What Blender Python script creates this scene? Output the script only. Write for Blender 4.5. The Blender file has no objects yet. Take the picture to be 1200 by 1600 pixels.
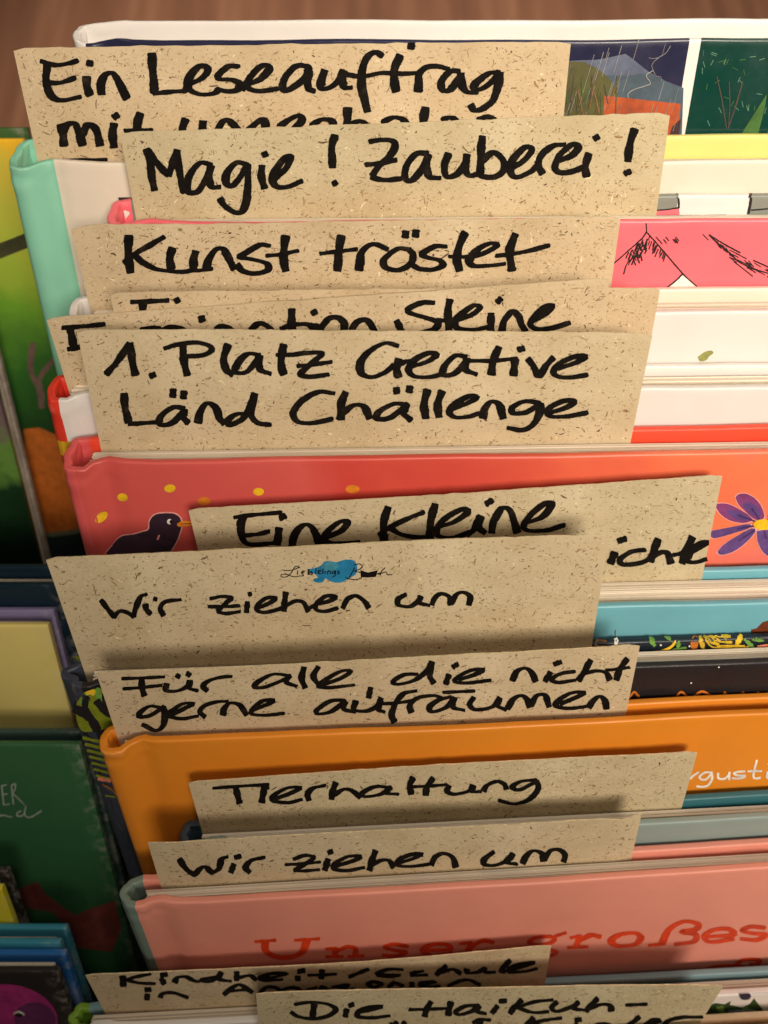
import bpy, math, random
import numpy as np
from mathutils import Matrix

# ------------------------------------------------------------------ camera, light, exposure
SC = bpy.context.scene
COL = SC.collection
FPX = 1400.0                       # focal length in pixels of the 1200x1600 photograph
PITCH = math.radians(66)
CAM = np.array([0.0, 0.0, 1.30])
FWD = np.array([0, math.cos(PITCH), -math.sin(PITCH)])
UPV = np.array([0, math.sin(PITCH), math.cos(PITCH)])
RGT = np.array([1.0, 0, 0])

cd = bpy.data.cameras.new('camera')
cam = bpy.data.objects.new('camera', cd); COL.objects.link(cam)
cam.location = CAM
cam.rotation_euler = (math.pi/2 - PITCH, 0, 0)
cd.sensor_fit = 'VERTICAL'; cd.sensor_height = 36.0
cd.lens = 36.0*FPX/1600.0
cd.clip_start = 0.01; cd.clip_end = 50
cd.dof.use_dof = True; cd.dof.focus_distance = 0.238; cd.dof.aperture_fstop = 12
SC.camera = cam
SC.render.resolution_x, SC.render.resolution_y = 768, 1024
SC.render.engine = 'CYCLES'
SC.view_settings.view_transform = 'Standard'; SC.view_settings.look = 'None'
SC.view_settings.exposure = 0.0; SC.view_settings.gamma = 1.0

W_ = bpy.data.worlds.new('World'); SC.world = W_; W_.use_nodes = True
bg = W_.node_tree.nodes['Background']
bg.inputs[0].default_value = (1.0, 0.84, 0.66, 1); bg.inputs[1].default_value = 0.055

def lamp(name, kind, loc, target, energy, col, **kw):
    l = bpy.data.lights.new(name, kind); o = bpy.data.objects.new(name, l); COL.objects.link(o)
    l.energy = energy; l.color = col
    for k, v in kw.items(): setattr(l, k, v)
    d = np.array(target) - np.array(loc)
    from mathutils import Vector
    o.location = loc; o.rotation_euler = Vector(d).to_track_quat('-Z', 'Y').to_euler()
    return o

def ray(x, y): return FWD + (x-600)/FPX*RGT - (y-800)/FPX*UPV
TGT = CAM + 0.24*ray(5720, -4444)
LDIR = np.array([0.28, -0.55, 0.785]); LDIR /= np.linalg.norm(LDIR)
AIM = CAM + 0.24*ray(700, 700)
SPOT = AIM + LDIR*2.2
AX = SPOT + 2.2*(TGT-SPOT)/np.linalg.norm(TGT-SPOT)
e1 = np.cross(LDIR, [0, 0, 1.]); e1 /= np.linalg.norm(e1); e2 = np.cross(LDIR, e1)
for q in range(7):                 # key light split into a rosette of added spots; beam edge imitates viewer's shadow
    off = np.zeros(3) if q == 0 else .33*(e1*math.cos(q*math.pi/3) + e2*math.sin(q*math.pi/3))
    lamp('key_spot', 'SPOT', SPOT+off, AX, 335/7, (1.0, 0.885, 0.735), spot_size=math.radians(68.6), spot_blend=.40, shadow_soft_size=0.17)
lamp('overhead_lamp', 'AREA', AIM + np.array([0.45, -0.15, 1.85]), AIM, 4.5, (1.0, 0.90, 0.76), size=0.3)
lamp('top_fill', 'AREA', AIM + np.array([0.75, 0.75, 1.7]), AIM, 7, (1.0, 0.87, 0.70), size=0.6)  # added fill from above and behind for page tops and board edges
lamp('floor_fill', 'SPOT', (0.3, 1.9, 2.6), (0, 1.1, 0), 150, (1.0, 0.86, 0.70), spot_size=math.radians(60), spot_blend=1.0, shadow_soft_size=0.2)  # added unseen spot that brightens the floor beyond the bin

# ------------------------------------------------------------------ helpers
def lin(c): return tuple(((v/255)/12.92 if v/255 <= .04045 else ((v/255+.055)/1.055)**2.4) for v in c)
def tag(o, label=None, cat=None, group=None, kind=None):
    if label: o['label'] = label
    if cat: o['category'] = cat
    if group: o['group'] = group
    if kind: o['kind'] = kind
    return o

class N:
    def __init__(s, name):
        s.m = bpy.data.materials.new(name); s.m.use_nodes = True
        s.t = s.m.node_tree; s.b = s.t.nodes['Principled BSDF']
    def n(s, ty, **kw):
        x = s.t.nodes.new(ty)
        for k, v in kw.items(): setattr(x, k, v)
        return x
    def l(s, a, b): s.t.links.new(a, b)
    def coord(s, scale=(1, 1, 1), rot=(0, 0, 0)):
        c = s.n('ShaderNodeTexCoord'); m = s.n('ShaderNodeMapping')
        m.inputs['Scale'].default_value = scale; m.inputs['Rotation'].default_value = rot
        s.l(c.outputs['Object'], m.inputs[0]); return m.outputs[0]
    def noise(s, vec, scale, detail=3, rough=.5):
        x = s.n('ShaderNodeTexNoise'); x.inputs['Scale'].default_value = scale
        x.inputs['Detail'].default_value = detail; x.inputs['Roughness'].default_value = rough
        s.l(vec, x.inputs['Vector']); return x.outputs['Fac']
    def ramp(s, fac, stops):
        r = s.n('ShaderNodeValToRGB'); e = r.color_ramp.elements
        while len(e) < len(stops): e.new(0.5)
        for el, (p, c) in zip(e, stops): el.position = p; el.color = (*c, 1)
        s.l(fac, r.inputs[0]); return r.outputs[0]
    def mix(s, fac, a, b, mode='MIX'):
        x = s.n('ShaderNodeMix', data_type='RGBA', blend_type=mode)
        for i, v in ((0, fac), (6, a), (7, b)):
            if hasattr(v, 'is_output'): s.l(v, x.inputs[i])
            else: x.inputs[i].default_value = v if i == 0 else (*v, 1)
        return x.outputs[2]
    def bump(s, h, strength, dist):
        x = s.n('ShaderNodeBump'); x.inputs['Strength'].default_value = strength; x.inputs['Distance'].default_value = dist
        s.l(h, x.inputs['Height']); s.l(x.outputs[0], s.b.inputs['Normal'])
    def math(s, op, a, b):
        x = s.n('ShaderNodeMath', operation=op)
        for i, v in ((0, a), (1, b)):
            if hasattr(v, 'is_output'): s.l(v, x.inputs[i])
            else: x.inputs[i].default_value = v
        return x.outputs[0]

MATS = {}
def paper(name, rgb, rough=.42, var=.07, bump=.12, spec=.4):
    """printed, laminated cover paper: soft sheen, faint linen grain and handling marks"""
    if name in MATS: return MATS[name]
    k = N(name); c = lin(rgb); v = k.coord()
    big = k.noise(v, 38, 4, .6)
    col = k.ramp(big, [(.3, tuple(x*(1-var) for x in c)), (.7, tuple(min(1, x*(1+var*.6)) for x in c))])
    g = k.n('ShaderNodeNewGeometry'); pt = k.n('ShaderNodeMapRange'); k.l(g.outputs['Pointiness'], pt.inputs[0])
    pt.inputs[1].default_value = .53; pt.inputs[2].default_value = .62; pt.inputs[4].default_value = .5
    wn = k.n('ShaderNodeMapRange'); k.l(k.noise(v, 210, 5, .7), wn.inputs[0]); wn.inputs[1].default_value = .46; wn.inputs[2].default_value = .66
    col = k.mix(k.math('MULTIPLY', pt.outputs[0], wn.outputs[0]), col, lin((236, 226, 212)))     # rubbed edges
    k.l(col, k.b.inputs['Base Color'])
    r = k.n('ShaderNodeMapRange'); k.l(k.noise(v, 90, 5, .65), r.inputs[0])
    r.inputs[1].default_value = .3; r.inputs[2].default_value = .7
    r.inputs[3].default_value = rough-.08; r.inputs[4].default_value = rough+.12
    k.l(r.outputs[0], k.b.inputs['Roughness']); k.b.inputs['Specular IOR Level'].default_value = spec
    h = k.math('ADD', k.noise(v, 2600, 2, .5), k.math('MULTIPLY', k.noise(v, 70, 3, .5), 6.0))
    k.bump(h, bump, .00012)
    MATS[name] = k.m; return k.m
def flat(name, rgb, rough=.5, spec=.35):
    if name in MATS: return MATS[name]
    k = N(name); c = lin(rgb); v = k.coord()
    a = k.ramp(k.noise(v, 420, 4, .6), [(.3, tuple(x*.82 for x in c)), (.7, tuple(min(1, x*1.12) for x in c))])
    k.l(k.mix(1.0, a, k.ramp(k.noise(v, 95, 6, .7), [(.34, (.68, .66, .72)), (.52, (1, 1, 1)), (.72, (1.25, 1.2, 1.15))]), 'MULTIPLY'), k.b.inputs['Base Color'])
    k.b.inputs['Roughness'].default_value = rough; k.b.inputs['Specular IOR Level'].default_value = spec
    MATS[name] = k.m; return k.m
def page_mat():
    if 'page_edges' in MATS: return MATS['page_edges']
    k = N('page_edges'); v = k.coord((3, 9000, 60))
    k.l(k.ramp(k.noise(v, 1, 2, .5), [(.25, lin((150, 130, 106))), (.5, lin((232, 219, 200))), (.8, lin((246, 238, 224)))]), k.b.inputs['Base Color'])
    k.b.inputs['Roughness'].default_value = .8; k.b.inputs['Specular IOR Level'].default_value = .2
    MATS['page_edges'] = k.m; return k.m
def card_mat():
    k = N('grass_paper'); v = k.coord()
    a = k.noise(v, 55, 4, .6); b = k.noise(k.coord((1, 1, 2.6)), 900, 4, .7)
    c0 = k.ramp(a, [(.3, lin((198, 180, 148))), (.7, lin((215, 199, 169)))])
    c1 = k.ramp(b, [(.28, lin((168, 142, 100))), (.45, (1, 1, 1)), (.62, (1, 1, 1)), (.8, lin((240, 232, 214)))])
    oi = k.n('ShaderNodeObjectInfo'); tone = k.ramp(oi.outputs['Random'], [(0, (.91, .93, .87)), (.35, (1.0, .98, .95)), (.7, (1.0, .93, .88)), (1, (.95, .96, .93))])
    hand = k.ramp(k.noise(k.coord((1, 1, 1)), 22, 5, .7), [(.35, (.90, .87, .82)), (.55, (1, 1, 1))])
    k.l(k.mix(1.0, k.mix(1.0, k.mix(.5, c0, c1, 'MULTIPLY'), tone, 'MULTIPLY'), hand, 'MULTIPLY'), k.b.inputs['Base Color'])
    k.b.inputs['Roughness'].default_value = .82; k.b.inputs['Specular IOR Level'].default_value = .18
    k.bump(k.noise(v, 1500, 4, .6), .25, .00012)
    return k.m
def fleck(name, rgb):
    k = N(name); c = lin(rgb)
    k.l(k.ramp(k.noise(k.coord(), 700, 2, .5), [(.3, tuple(x*.7 for x in c)), (.7, tuple(x*1.25 for x in c))]), k.b.inputs['Base Color'])
    k.b.inputs['Roughness'].default_value = .8; return k.m
def ink_mat():
    k = N('marker_ink'); v = k.coord((1, 1, 1))
    k.l(k.ramp(k.noise(v, 260, 6, .75), [(.36, lin((9, 7, 6))), (.58, lin((24, 19, 15))), (.74, lin((62, 48, 36)))]), k.b.inputs['Base Color'])
    k.b.inputs['Roughness'].default_value = .75; k.b.inputs['Specular IOR Level'].default_value = .1
    return k.m
def wood_floor():
    k = N('floor_wood'); v = k.coord((26, 1.3, 1))
    g = k.noise(v, 1.0, 6, .62); w = k.noise(k.coord((3.2, .35, 1)), 1, 3, .5)
    c = k.mix(.5, k.ramp(g, [(.25, lin((84, 54, 40))), (.5, lin((140, 96, 72))), (.75, lin((190, 142, 112)))]),
              k.ramp(w, [(.3, lin((96, 62, 46))), (.7, lin((170, 120, 92)))]))
    k.l(c, k.b.inputs['Base Color']); k.b.inputs['Roughness'].default_value = .5
    k.bump(g, .2, .001); return k.m

def mesh(name, verts, faces, mats, idx=None, parent=None, smooth=None):
    me = bpy.data.meshes.new(name); me.from_pydata([tuple(map(float, v)) for v in verts], [], faces)
    for m in mats: me.materials.append(m)
    if idx is not None: me.polygons.foreach_set('material_index', idx)
    if smooth is not None:
        me.polygons.foreach_set('use_smooth', [True]*len(me.polygons)); me.set_sharp_from_angle(angle=math.radians(smooth))
    me.update()
    o = bpy.data.objects.new(name, me); COL.objects.link(o)
    if parent: o.parent = parent
    return o
def box(vs, fs, lo, hi):
    b = len(vs)
    for z in (lo[2], hi[2]):
        for (x, y) in ((lo[0], lo[1]), (hi[0], lo[1]), (hi[0], hi[1]), (lo[0], hi[1])): vs.append((x, y, z))
    for f in ((0, 3, 2, 1), (4, 5, 6, 7), (0, 1, 5, 4), (1, 2, 6, 5), (2, 3, 7, 6), (3, 0, 4, 7)): fs.append(tuple(b+i for i in f))

class Frame:
    """local frame: x along the cover, y into the depth, z up the cover"""
    def __init__(s, O, X, D, U): s.O, s.X, s.D, s.U = O, X, D, U
    def px(s, x, y, yl=0.0):
        r = ray(x, y); t = ((s.O-CAM)@s.D + yl)/(r@s.D); p = CAM + r*t - s.O
        return p@s.X, p@s.U
    def mat(s):
        return Matrix(((s.X[0], s.D[0], s.U[0], s.O[0]), (s.X[1], s.D[1], s.U[1], s.O[1]), (s.X[2], s.D[2], s.U[2], s.O[2]), (0, 0, 0, 1)))
def project(p):
    q = p - CAM; d = q@FWD
    return 600 + FPX*(q@RGT)/d, 800 - FPX*(q@UPV)/d
def solve(f, a, b, n=50):
    fa = f(a)
    for _ in range(n):
        m = (a+b)/2
        if (f(m) > 0) == (fa > 0): a = m
        else: b = m
    return (a+b)/2
def axes(psi, lam):
    X = np.array([math.cos(psi), math.sin(psi), 0]); B = np.array([-math.sin(psi), math.cos(psi), 0]); z = np.array([0, 0, 1.])
    return X, math.cos(lam)*B - math.sin(lam)*z, math.cos(lam)*z + math.sin(lam)*B

def catmull(P, step):
    P = [np.array(p, float) for p in P]
    if len(P) == 1: P = [P[0], P[0]+np.array([.5, 0])]
    Q = [2*P[0]-P[1]] + P + [2*P[-1]-P[-2]]; out = []
    for i in range(1, len(Q)-2):
        p0, p1, p2, p3 = Q[i-1:i+3]; n = max(2, int(np.linalg.norm(p2-p1)/step))
        for k in range(n):
            t = k/n
            out.append(.5*((2*p1) + (p2-p0)*t + (2*p0-5*p1+4*p2-p3)*t*t + (3*p1-p0-3*p2+p3)*t**3))
    out.append(P[-1]); return out
class Ink:
    """brush / marker strokes and filled shapes that become one flat printed mesh on a surface"""
    def __init__(s): s.v = []; s.f = []; s.i = []; s.h = []; s.mats = []; s.layer = 0
    def slot(s, m):
        if m not in s.mats: s.mats.append(m)
        return s.mats.index(m)
    def stroke(s, P, a, b, m, rnd, step=2.2, rough=.10, dry=False):
        S = catmull(P, step); n = len(S); mi = s.slot(m)
        T = [S[min(i+1, n-1)]-S[max(i-1, 0)] for i in range(n)]
        T = [t/(np.linalg.norm(t)+1e-9) for t in T]
        L, R = [], []; g = 0; press = .22 if a > 2.5 else 0; layer_ph = rnd.uniform(0, 6.28)
        for i, (p, t) in enumerate(zip(S, T)):
            g = .75*g + .25*rnd.gauss(0, 1)
            nx, ny = -t[1], t[0]
            w = math.sqrt((a*nx)**2 + (b*ny)**2)*(1+press*(.5*math.sin(3.1*i/n*math.pi+layer_ph)-.25))
            L.append((p + np.array([nx, ny])*w*(1+rough*(g+rnd.gauss(0, .35)))).tolist())
            R.append((p - np.array([nx, ny])*w*(1+rough*(-g*.4+rnd.gauss(0, .35)))).tolist())
        cap = []
        for (p, t, sg) in ((S[0], T[0], -1), (S[-1], T[-1], 1)):
            nx, ny = -t[1], t[0]; w = math.sqrt((a*nx)**2 + (b*ny)**2); e = math.sqrt((a*t[0])**2 + (b*t[1])**2)*.8
            cap.append([(p + sg*t*e*f + np.array([nx, ny])*w*g_).tolist() for f, g_ in ((.12+rnd.random()*.25, .96), (.45+rnd.random()*.3, .62), (.45+rnd.random()*.3, -.62), (.12+rnd.random()*.25, -.96))])
        b0 = len(s.v); s.layer += 1
        for i in range(n):
            s.v += [L[i], R[i]]; s.h += [s.layer + i/n]*2
        for i in range(n-1):
            s.f.append((b0+2*i, b0+2*i+1, b0+2*i+3, b0+2*i+2)); s.i.append(mi)
        for c, end in ((cap[0], 0), (cap[1], n-1)):
            k = len(s.v); s.v += c; s.h += [s.layer + end/n]*4
            s.f.append((b0+2*end, k, k+1, k+2, k+3, b0+2*end+1)); s.i.append(mi)
    def poly(s, P, m, smooth=False):
        if smooth: P = [p.tolist() for p in catmull(list(P)+[P[0]], 4)][:-1]
        k = len(s.v); s.layer += 1
        s.v += [list(p) for p in P]; s.h += [s.layer]*len(P)
        s.f.append(tuple(range(k, k+len(P)))); s.i.append(s.slot(m))
    def ell(s, cx, cy, rx, ry, m, rot=0, n=22):
        c, q = math.cos(rot), math.sin(rot)
        s.poly([(cx+rx*math.cos(t)*c-ry*math.sin(t)*q, cy+rx*math.cos(t)*q+ry*math.sin(t)*c) for t in [2*math.pi*i/n for i in range(n)]], m)
    def build(s, name, to_local, parent, dz=2.5e-6):
        if not s.f: return None
        V = [to_local(p, h*dz) for p, h in zip(s.v, s.h)]
        F = []
        for f in s.f:      # every face looks out of the surface (towards -y)
            A = 0
            for i in range(len(f)):
                p, q = V[f[i]], V[f[(i+1) % len(f)]]; A += p[0]*q[2]-q[0]*p[2]
            F.append(f if A > 0 else f[::-1])
        return mesh(name, V, F, s.mats, s.i, parent)
def Z(ox, oy, sc, P): return [(ox+x/sc, oy+y/sc) for x, y in P]

PAGE = page_mat(); CARD = card_mat(); INK = ink_mat()
FLECK = [fleck('fleck_dark', (92, 66, 42)), fleck('fleck_brown', (154, 122, 82)), fleck('fleck_olive', (144, 126, 82)), fleck('fleck_straw', (226, 208, 166))]

# ------------------------------------------------------------------ books
ZBIN = CAM[2] - 0.475
class Book: pass
BOOKS = {}
SWELL = ((.0135, .0), (.0115, .05), (.0095, .2), (.0075, .55), (.0055, .9), (.0035, 1.0))
def section(W, T, tb, swell, bulge, fbreaks, bbreaks):
    """centre line of the case seen from above: front board, spine, back board"""
    h = tb/2; P = []
    fx = sorted(set([.016+(W-.016)*i/30 for i in range(31)] + [b for b in fbreaks if .017 < b < W]), reverse=True)
    for x in fx: P.append((x, h, 'f'))
    for x, q in SWELL:
        P.append((x, h - swell*q + (.0008 if .006 < x < .0125 else 0), 'f'))
    y0, y1 = h-swell, T-h
    r = .0017
    for q in (25, 50, 75): P.append((.0010+r-r*math.sin(math.radians(q)), y0+r-r*math.cos(math.radians(q)), 's'))
    n = 10
    for i in range(n+1):
        t = i/n; P.append((.0010-bulge*math.sin(math.pi*t), y0+r+(y1-y0-2*r)*t, 's'))
    for q in (75, 50, 25): P.append((.0010+r-r*math.sin(math.radians(q)), y1-r+r*math.cos(math.radians(q)), 's'))
    for x in (.0045, .007, .010, .013): P.append((x, y1, 'b'))
    bx = sorted(set([.016+(W-.016)*i/30 for i in range(31)] + [b for b in bbreaks if .017 < b < W]))
    for x in bx: P.append((x, y1, 'b'))
    return P
def case_mesh(name, W, T, H, up, tb, swell, bulge, zones, parent, rnd, wob=1.0, parent_wave=None, wobf=None):
    """zones: list of (part, x_from, material), part in f s b; the last match wins"""
    P = section(W, T, tb, swell, bulge, [z[1] for z in zones if z[0] == 'f'], [z[1] for z in zones if z[0] == 'b'])
    n = len(P); h = tb/2; mats = []; ph = [rnd.uniform(0, 6.28) for _ in range(6)]
    C = np.array([(p[0], p[1]) for p in P])
    Tn = np.array([C[min(i+1, n-1)]-C[max(i-1, 0)] for i in range(n)]); Tn /= np.linalg.norm(Tn, axis=1)[:, None]
    Nn = np.stack([-Tn[:, 1], Tn[:, 0]], 1)
    ztop = []
    for i, (x, y, s) in enumerate(P):
        w = wobf(x)
        w += wob*(.0007*math.exp(-((x-.0125)/.0045)**2) - .0005*math.exp(-((x-.004)/.003)**2))*(1 if s == 'f' else .5)
        f = 0 if s == 'f' else 1 if s == 'b' else min(1, max(0, (y)/T))
        ztop.append(H + up*f + w + rnd.gauss(0, .00003)*wob)
    rr = h*.62
    lev = [('a', 0.0, h*.5), ('a', .0006, h), ('r', .45, h), ('t', .03, h), ('t', .020, h), ('t', .015, h), ('t', .012, h), ('t', .0095, h), ('t', .0075, h), ('t', .006, h), ('t', .0048, h)]
    lev += [('t', a, h) for a in (.0038, .0028, .0020)]; lev += [('t', rr*(1-math.sin(q)), h-.56*h*(1-math.cos(q))) for q in [math.radians(a) for a in (0, 22, 45, 65, 80, 90)]]
    V = []; F = []; I = []
    for (k, a, hw) in lev:
        for i in range(n):
            z = a if k == 'a' else a*H if k == 'r' else ztop[i]-a
            wv = parent_wave(C[i][0], z) if P[i][2] != 's' else 0
            cr = max(0, 1-abs(C[i][0]-.005)/.013) * max(0, 1-(ztop[i]-z)/.016) * wob       # crumpled turn-in at the head of the spine
            nn = math.sin(C[i][0]*900+C[i][1]*700+z*800+ph[3]) + .8*math.sin(C[i][1]*1500-z*1300+ph[4]) + .7*math.sin(C[i][0]*1700+z*500+ph[5])
            hc = cr*.00022*nn
            o = C[i]+Nn[i]*(hw+hc); q = C[i]-Nn[i]*(hw-hc)
            V.append((o[0], o[1]+wv, z)); V.append((q[0], q[1]+wv, z))
    def slot(m):
        if m not in mats: mats.append(m)
        return mats.index(m)
    seg = []
    for i in range(n-1):
        part = P[i][2] if P[i][2] == P[i+1][2] else 's'
        xm = (P[i][0]+P[i+1][0])/2; mm = None
        for (pt, x0, m) in zones:
            if pt == part and xm > x0: mm = m
        seg.append(slot(mm))
    L = len(lev)
    for l in range(L-1):
        a = l*2*n; b = (l+1)*2*n
        for i in range(n-1):
            F.append((a+2*i, b+2*i, b+2*i+2, a+2*i+2)); I.append(seg[i])
            F.append((a+2*i+1, a+2*i+3, b+2*i+3, b+2*i+1)); I.append(seg[i])
        F.append((a, a+1, b+1, b)); I.append(seg[0])
        e = 2*(n-1); F.append((a+e, b+e, b+e+1, a+e+1)); I.append(seg[-1])
    t = (L-1)*2*n
    for i in range(n-1):
        F.append((t+2*i, t+2*i+1, t+2*i+3, t+2*i+2)); I.append(seg[i])
        F.append((2*i, 2*i+2, 2*i+3, 2*i+1)); I.append(seg[i])
    return mesh(name, V, F, mats, I, parent, smooth=48)
def page_mesh(W, T, H, up, tb, over, slot_w, parent, rnd, n=9, end=.0035):
    vs, fs = [], []
    y0, y1 = tb+.00015, T-tb-slot_w
    cuts = sorted([rnd.uniform(.03, .97) for _ in range(n-1)]); cuts = [0]+cuts+[1]
    for k in range(n):
        a = y0+(y1-y0)*cuts[k]; b = y0+(y1-y0)*cuts[k+1]-.00004
        if b-a < .00008: continue
        m = (cuts[k]+cuts[k+1])/2
        zt = H-over+up*m*.75+rnd.gauss(0, .00012)
        box(vs, fs, (.0052+abs(rnd.gauss(0, .0005)), a, .003), (W-end+rnd.gauss(0, .0002), b, zt))
    return mesh('page_block', vs, fs, [PAGE], parent=parent)

def make_book(key, F, psi, lam, T, W, left_px, right_px, up, zones, label, group, tb=.0022, over=.0032, swell=.0, bulge=.0006, slot_w=.0011, wob=1.0, zb=None, n=14, seed=0, end=.0035, wavy=1.0):
    X, D, U = axes(psi, lam)
    if left_px is not None: x0 = solve(lambda s: project(F+X*s)[0]-left_px, -.5, .4)
    else: x0 = solve(lambda s: project(F+X*s)[0]-right_px, -.5, .4) - W
    zb = ZBIN if zb is None else zb
    H = (F[2]-D[2]*0-zb)/U[2]
    H = min((F[2]-zb)/U[2], (F[2]+D[2]*T-zb)/U[2])-.0005
    b = Book(); b.T, b.W, b.H, b.tb, b.up = T, W, H, tb, up
    b.fr = Frame(F + X*x0 - U*H, X, D, U)
    r = bpy.data.objects.new('picture_book', None); COL.objects.link(r)
    r.empty_display_size = .01; r.matrix_world = b.fr.mat(); b.root = r
    tag(r, label, 'book', group)
    rnd = random.Random(100+seed); b.rnd = rnd
    Zs = []
    for z in zones:
        part, xp, m = z
        if isinstance(xp, (int, float)) and xp > -900 and part == 'f': Zs.append((part, b.fr.px(xp, project(F)[1])[0], m))
        elif isinstance(xp, (int, float)) and xp > -900 and part == 'b': Zs.append((part, b.fr.px(xp, project(F+D*T)[1], T-tb)[0], m))
        else: Zs.append((part, -1, m))
    p0 = rnd.uniform(0, 6.28)
    b.sw = lambda x: float(np.interp(x, [q[0] for q in SWELL[::-1]], [swell*q[1] for q in SWELL[::-1]]))
    b.wave = lambda x, z: .00022*math.sin(x*38+p0+z*2)*wob*wavy     # boards are never quite flat
    q0, q1 = rnd.uniform(0, 6.28), rnd.uniform(0, 6.28); b.wobf = lambda x: (.00016*math.sin(x*55+q0) + .00010*math.sin(x*140+q1))*wob
    case_mesh('cover', W, T, H, up, tb, swell, bulge, Zs, r, rnd, wob, b.wave, b.wobf)
    page_mesh(W, T, H, up, tb, over, slot_w, r, rnd, n, end)
    BOOKS[key] = b; return b
def wrap(b, yc, off, h, p, zt0, y_flat, sgn):
    """a point of a print: on the flat of the board, or bent over its rounded top edge"""
    hh = b.tb/2; rr = hh*.62
    x, z = b.fr.px(p[0], p[1], y_flat); zt = zt0+b.wobf(x)
    if z <= zt-rr*.9: return (x, y_flat+b.wave(x, z)-off-h-(b.sw(x) if y_flat == 0 else 0), z)
    r = ray(*p); t = ((b.fr.O-CAM)@b.fr.U + zt)/(r@b.fr.U); q = CAM+r*t-b.fr.O
    x, y = q@b.fr.X, q@b.fr.D; y = min(yc+hh*.8, max(yc-hh, y)); s_ = (y-yc)/hh; k_ = max(0, abs(s_)-.44)/.56
    c = math.sqrt(max(0, 1-min(1, k_*k_)))
    return (x, y-(off+h)*max(0, -s_), zt-rr*(1-c)+(off+h)*1.2+.00004)
def front(b, off=.00004):
    return lambda p, h: wrap(b, b.tb/2, off, h, p, b.H, 0.0, 1)
def inner(b, off=.00005):
    return lambda p, h: wrap(b, b.T-b.tb/2, off, h, p, b.H+b.up, b.T-b.tb, 1)

M = paper
CR = M('cover_cream', (228, 214, 196), .34); WH = M('cover_white', (226, 219, 214), .34, var=.05)
NV = M('cover_navy', (40, 40, 66), .2, spec=.3, bump=.05); DG = M('cover_bottle_green', (14, 58, 50), .2, spec=.3, bump=.05); YE = M('cover_lemon', (222, 210, 122))
MT = M('cover_mint', (138, 204, 176)); PK = M('cover_pink', (244, 112, 122), .33); GY = M('cover_grey', (128, 132, 122))
RD = M('cover_red', (222, 58, 40)); CO = M('cover_coral', (232, 74, 70)); LB = M('cover_light_blue', (112, 176, 190), .33)
DK = M('cover_night_blue', (22, 32, 44), .35, bump=.25); BK = M('cover_black', (34, 30, 32), .42, bump=.45); OR = M('cover_orange', (230, 140, 40), .36)
TE = M('cover_teal', (50, 106, 116)); GB = M('cover_grey_blue', (140, 156, 152)); SP = M('cover_salmon', (232, 150, 131))
SG = M('cover_sage', (118, 138, 128)); LG = M('cover_leaf_green', (120, 158, 52)); BW = M('cover_smoke_blue', (120, 150, 158)); BE = M('cover_beige', (236, 206, 170))
NB = M('cover_ink_blue', (22, 42, 56), .3); LV = M('cover_lavender', (140, 130, 172)); SY = M('cover_straw_yellow', (238, 218, 132)); FG = M('cover_forest', (58, 110, 70))
DT = M('cover_slate_green', (58, 84, 80)); BT = M('cover_sea_blue', (64, 150, 176)); BL = M('cover_blue', (44, 112, 186)); EB = M('cover_ebony', (46, 40, 38)); YY = M('cover_bright_yellow', (236, 216, 40))
OG = M('cover_olive_green', (62, 96, 48))
def coral_mat():
    k = N('cover_coral_painted'); c = k.n('ShaderNodeTexCoord'); s = k.n('ShaderNodeSeparateXYZ'); k.l(c.outputs['Object'], s.inputs[0])
    v = k.coord(); nz = k.noise(v, 16, 4, .6)
    g = k.math('ADD', k.math('MULTIPLY', s.outputs[0], 4.6), k.math('MULTIPLY', k.math('SUBTRACT', nz, .5), .7))
    col = k.ramp(g, [(0, lin((208, 84, 80))), (.22, lin((214, 92, 84))), (.34, lin((206, 72, 62))), (.55, lin((220, 92, 70))), (.78, lin((240, 122, 82))), (.93, lin((226, 110, 112)))])
    k.l(col, k.b.inputs['Base Color']); k.b.inputs['Roughness'].default_value = .4
    k.bump(k.noise(v, 2600, 2, .5), .1, .0001); return k.m
CP = coral_mat()
A = -1000
GR = 'books standing in the right hand row'
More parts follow.
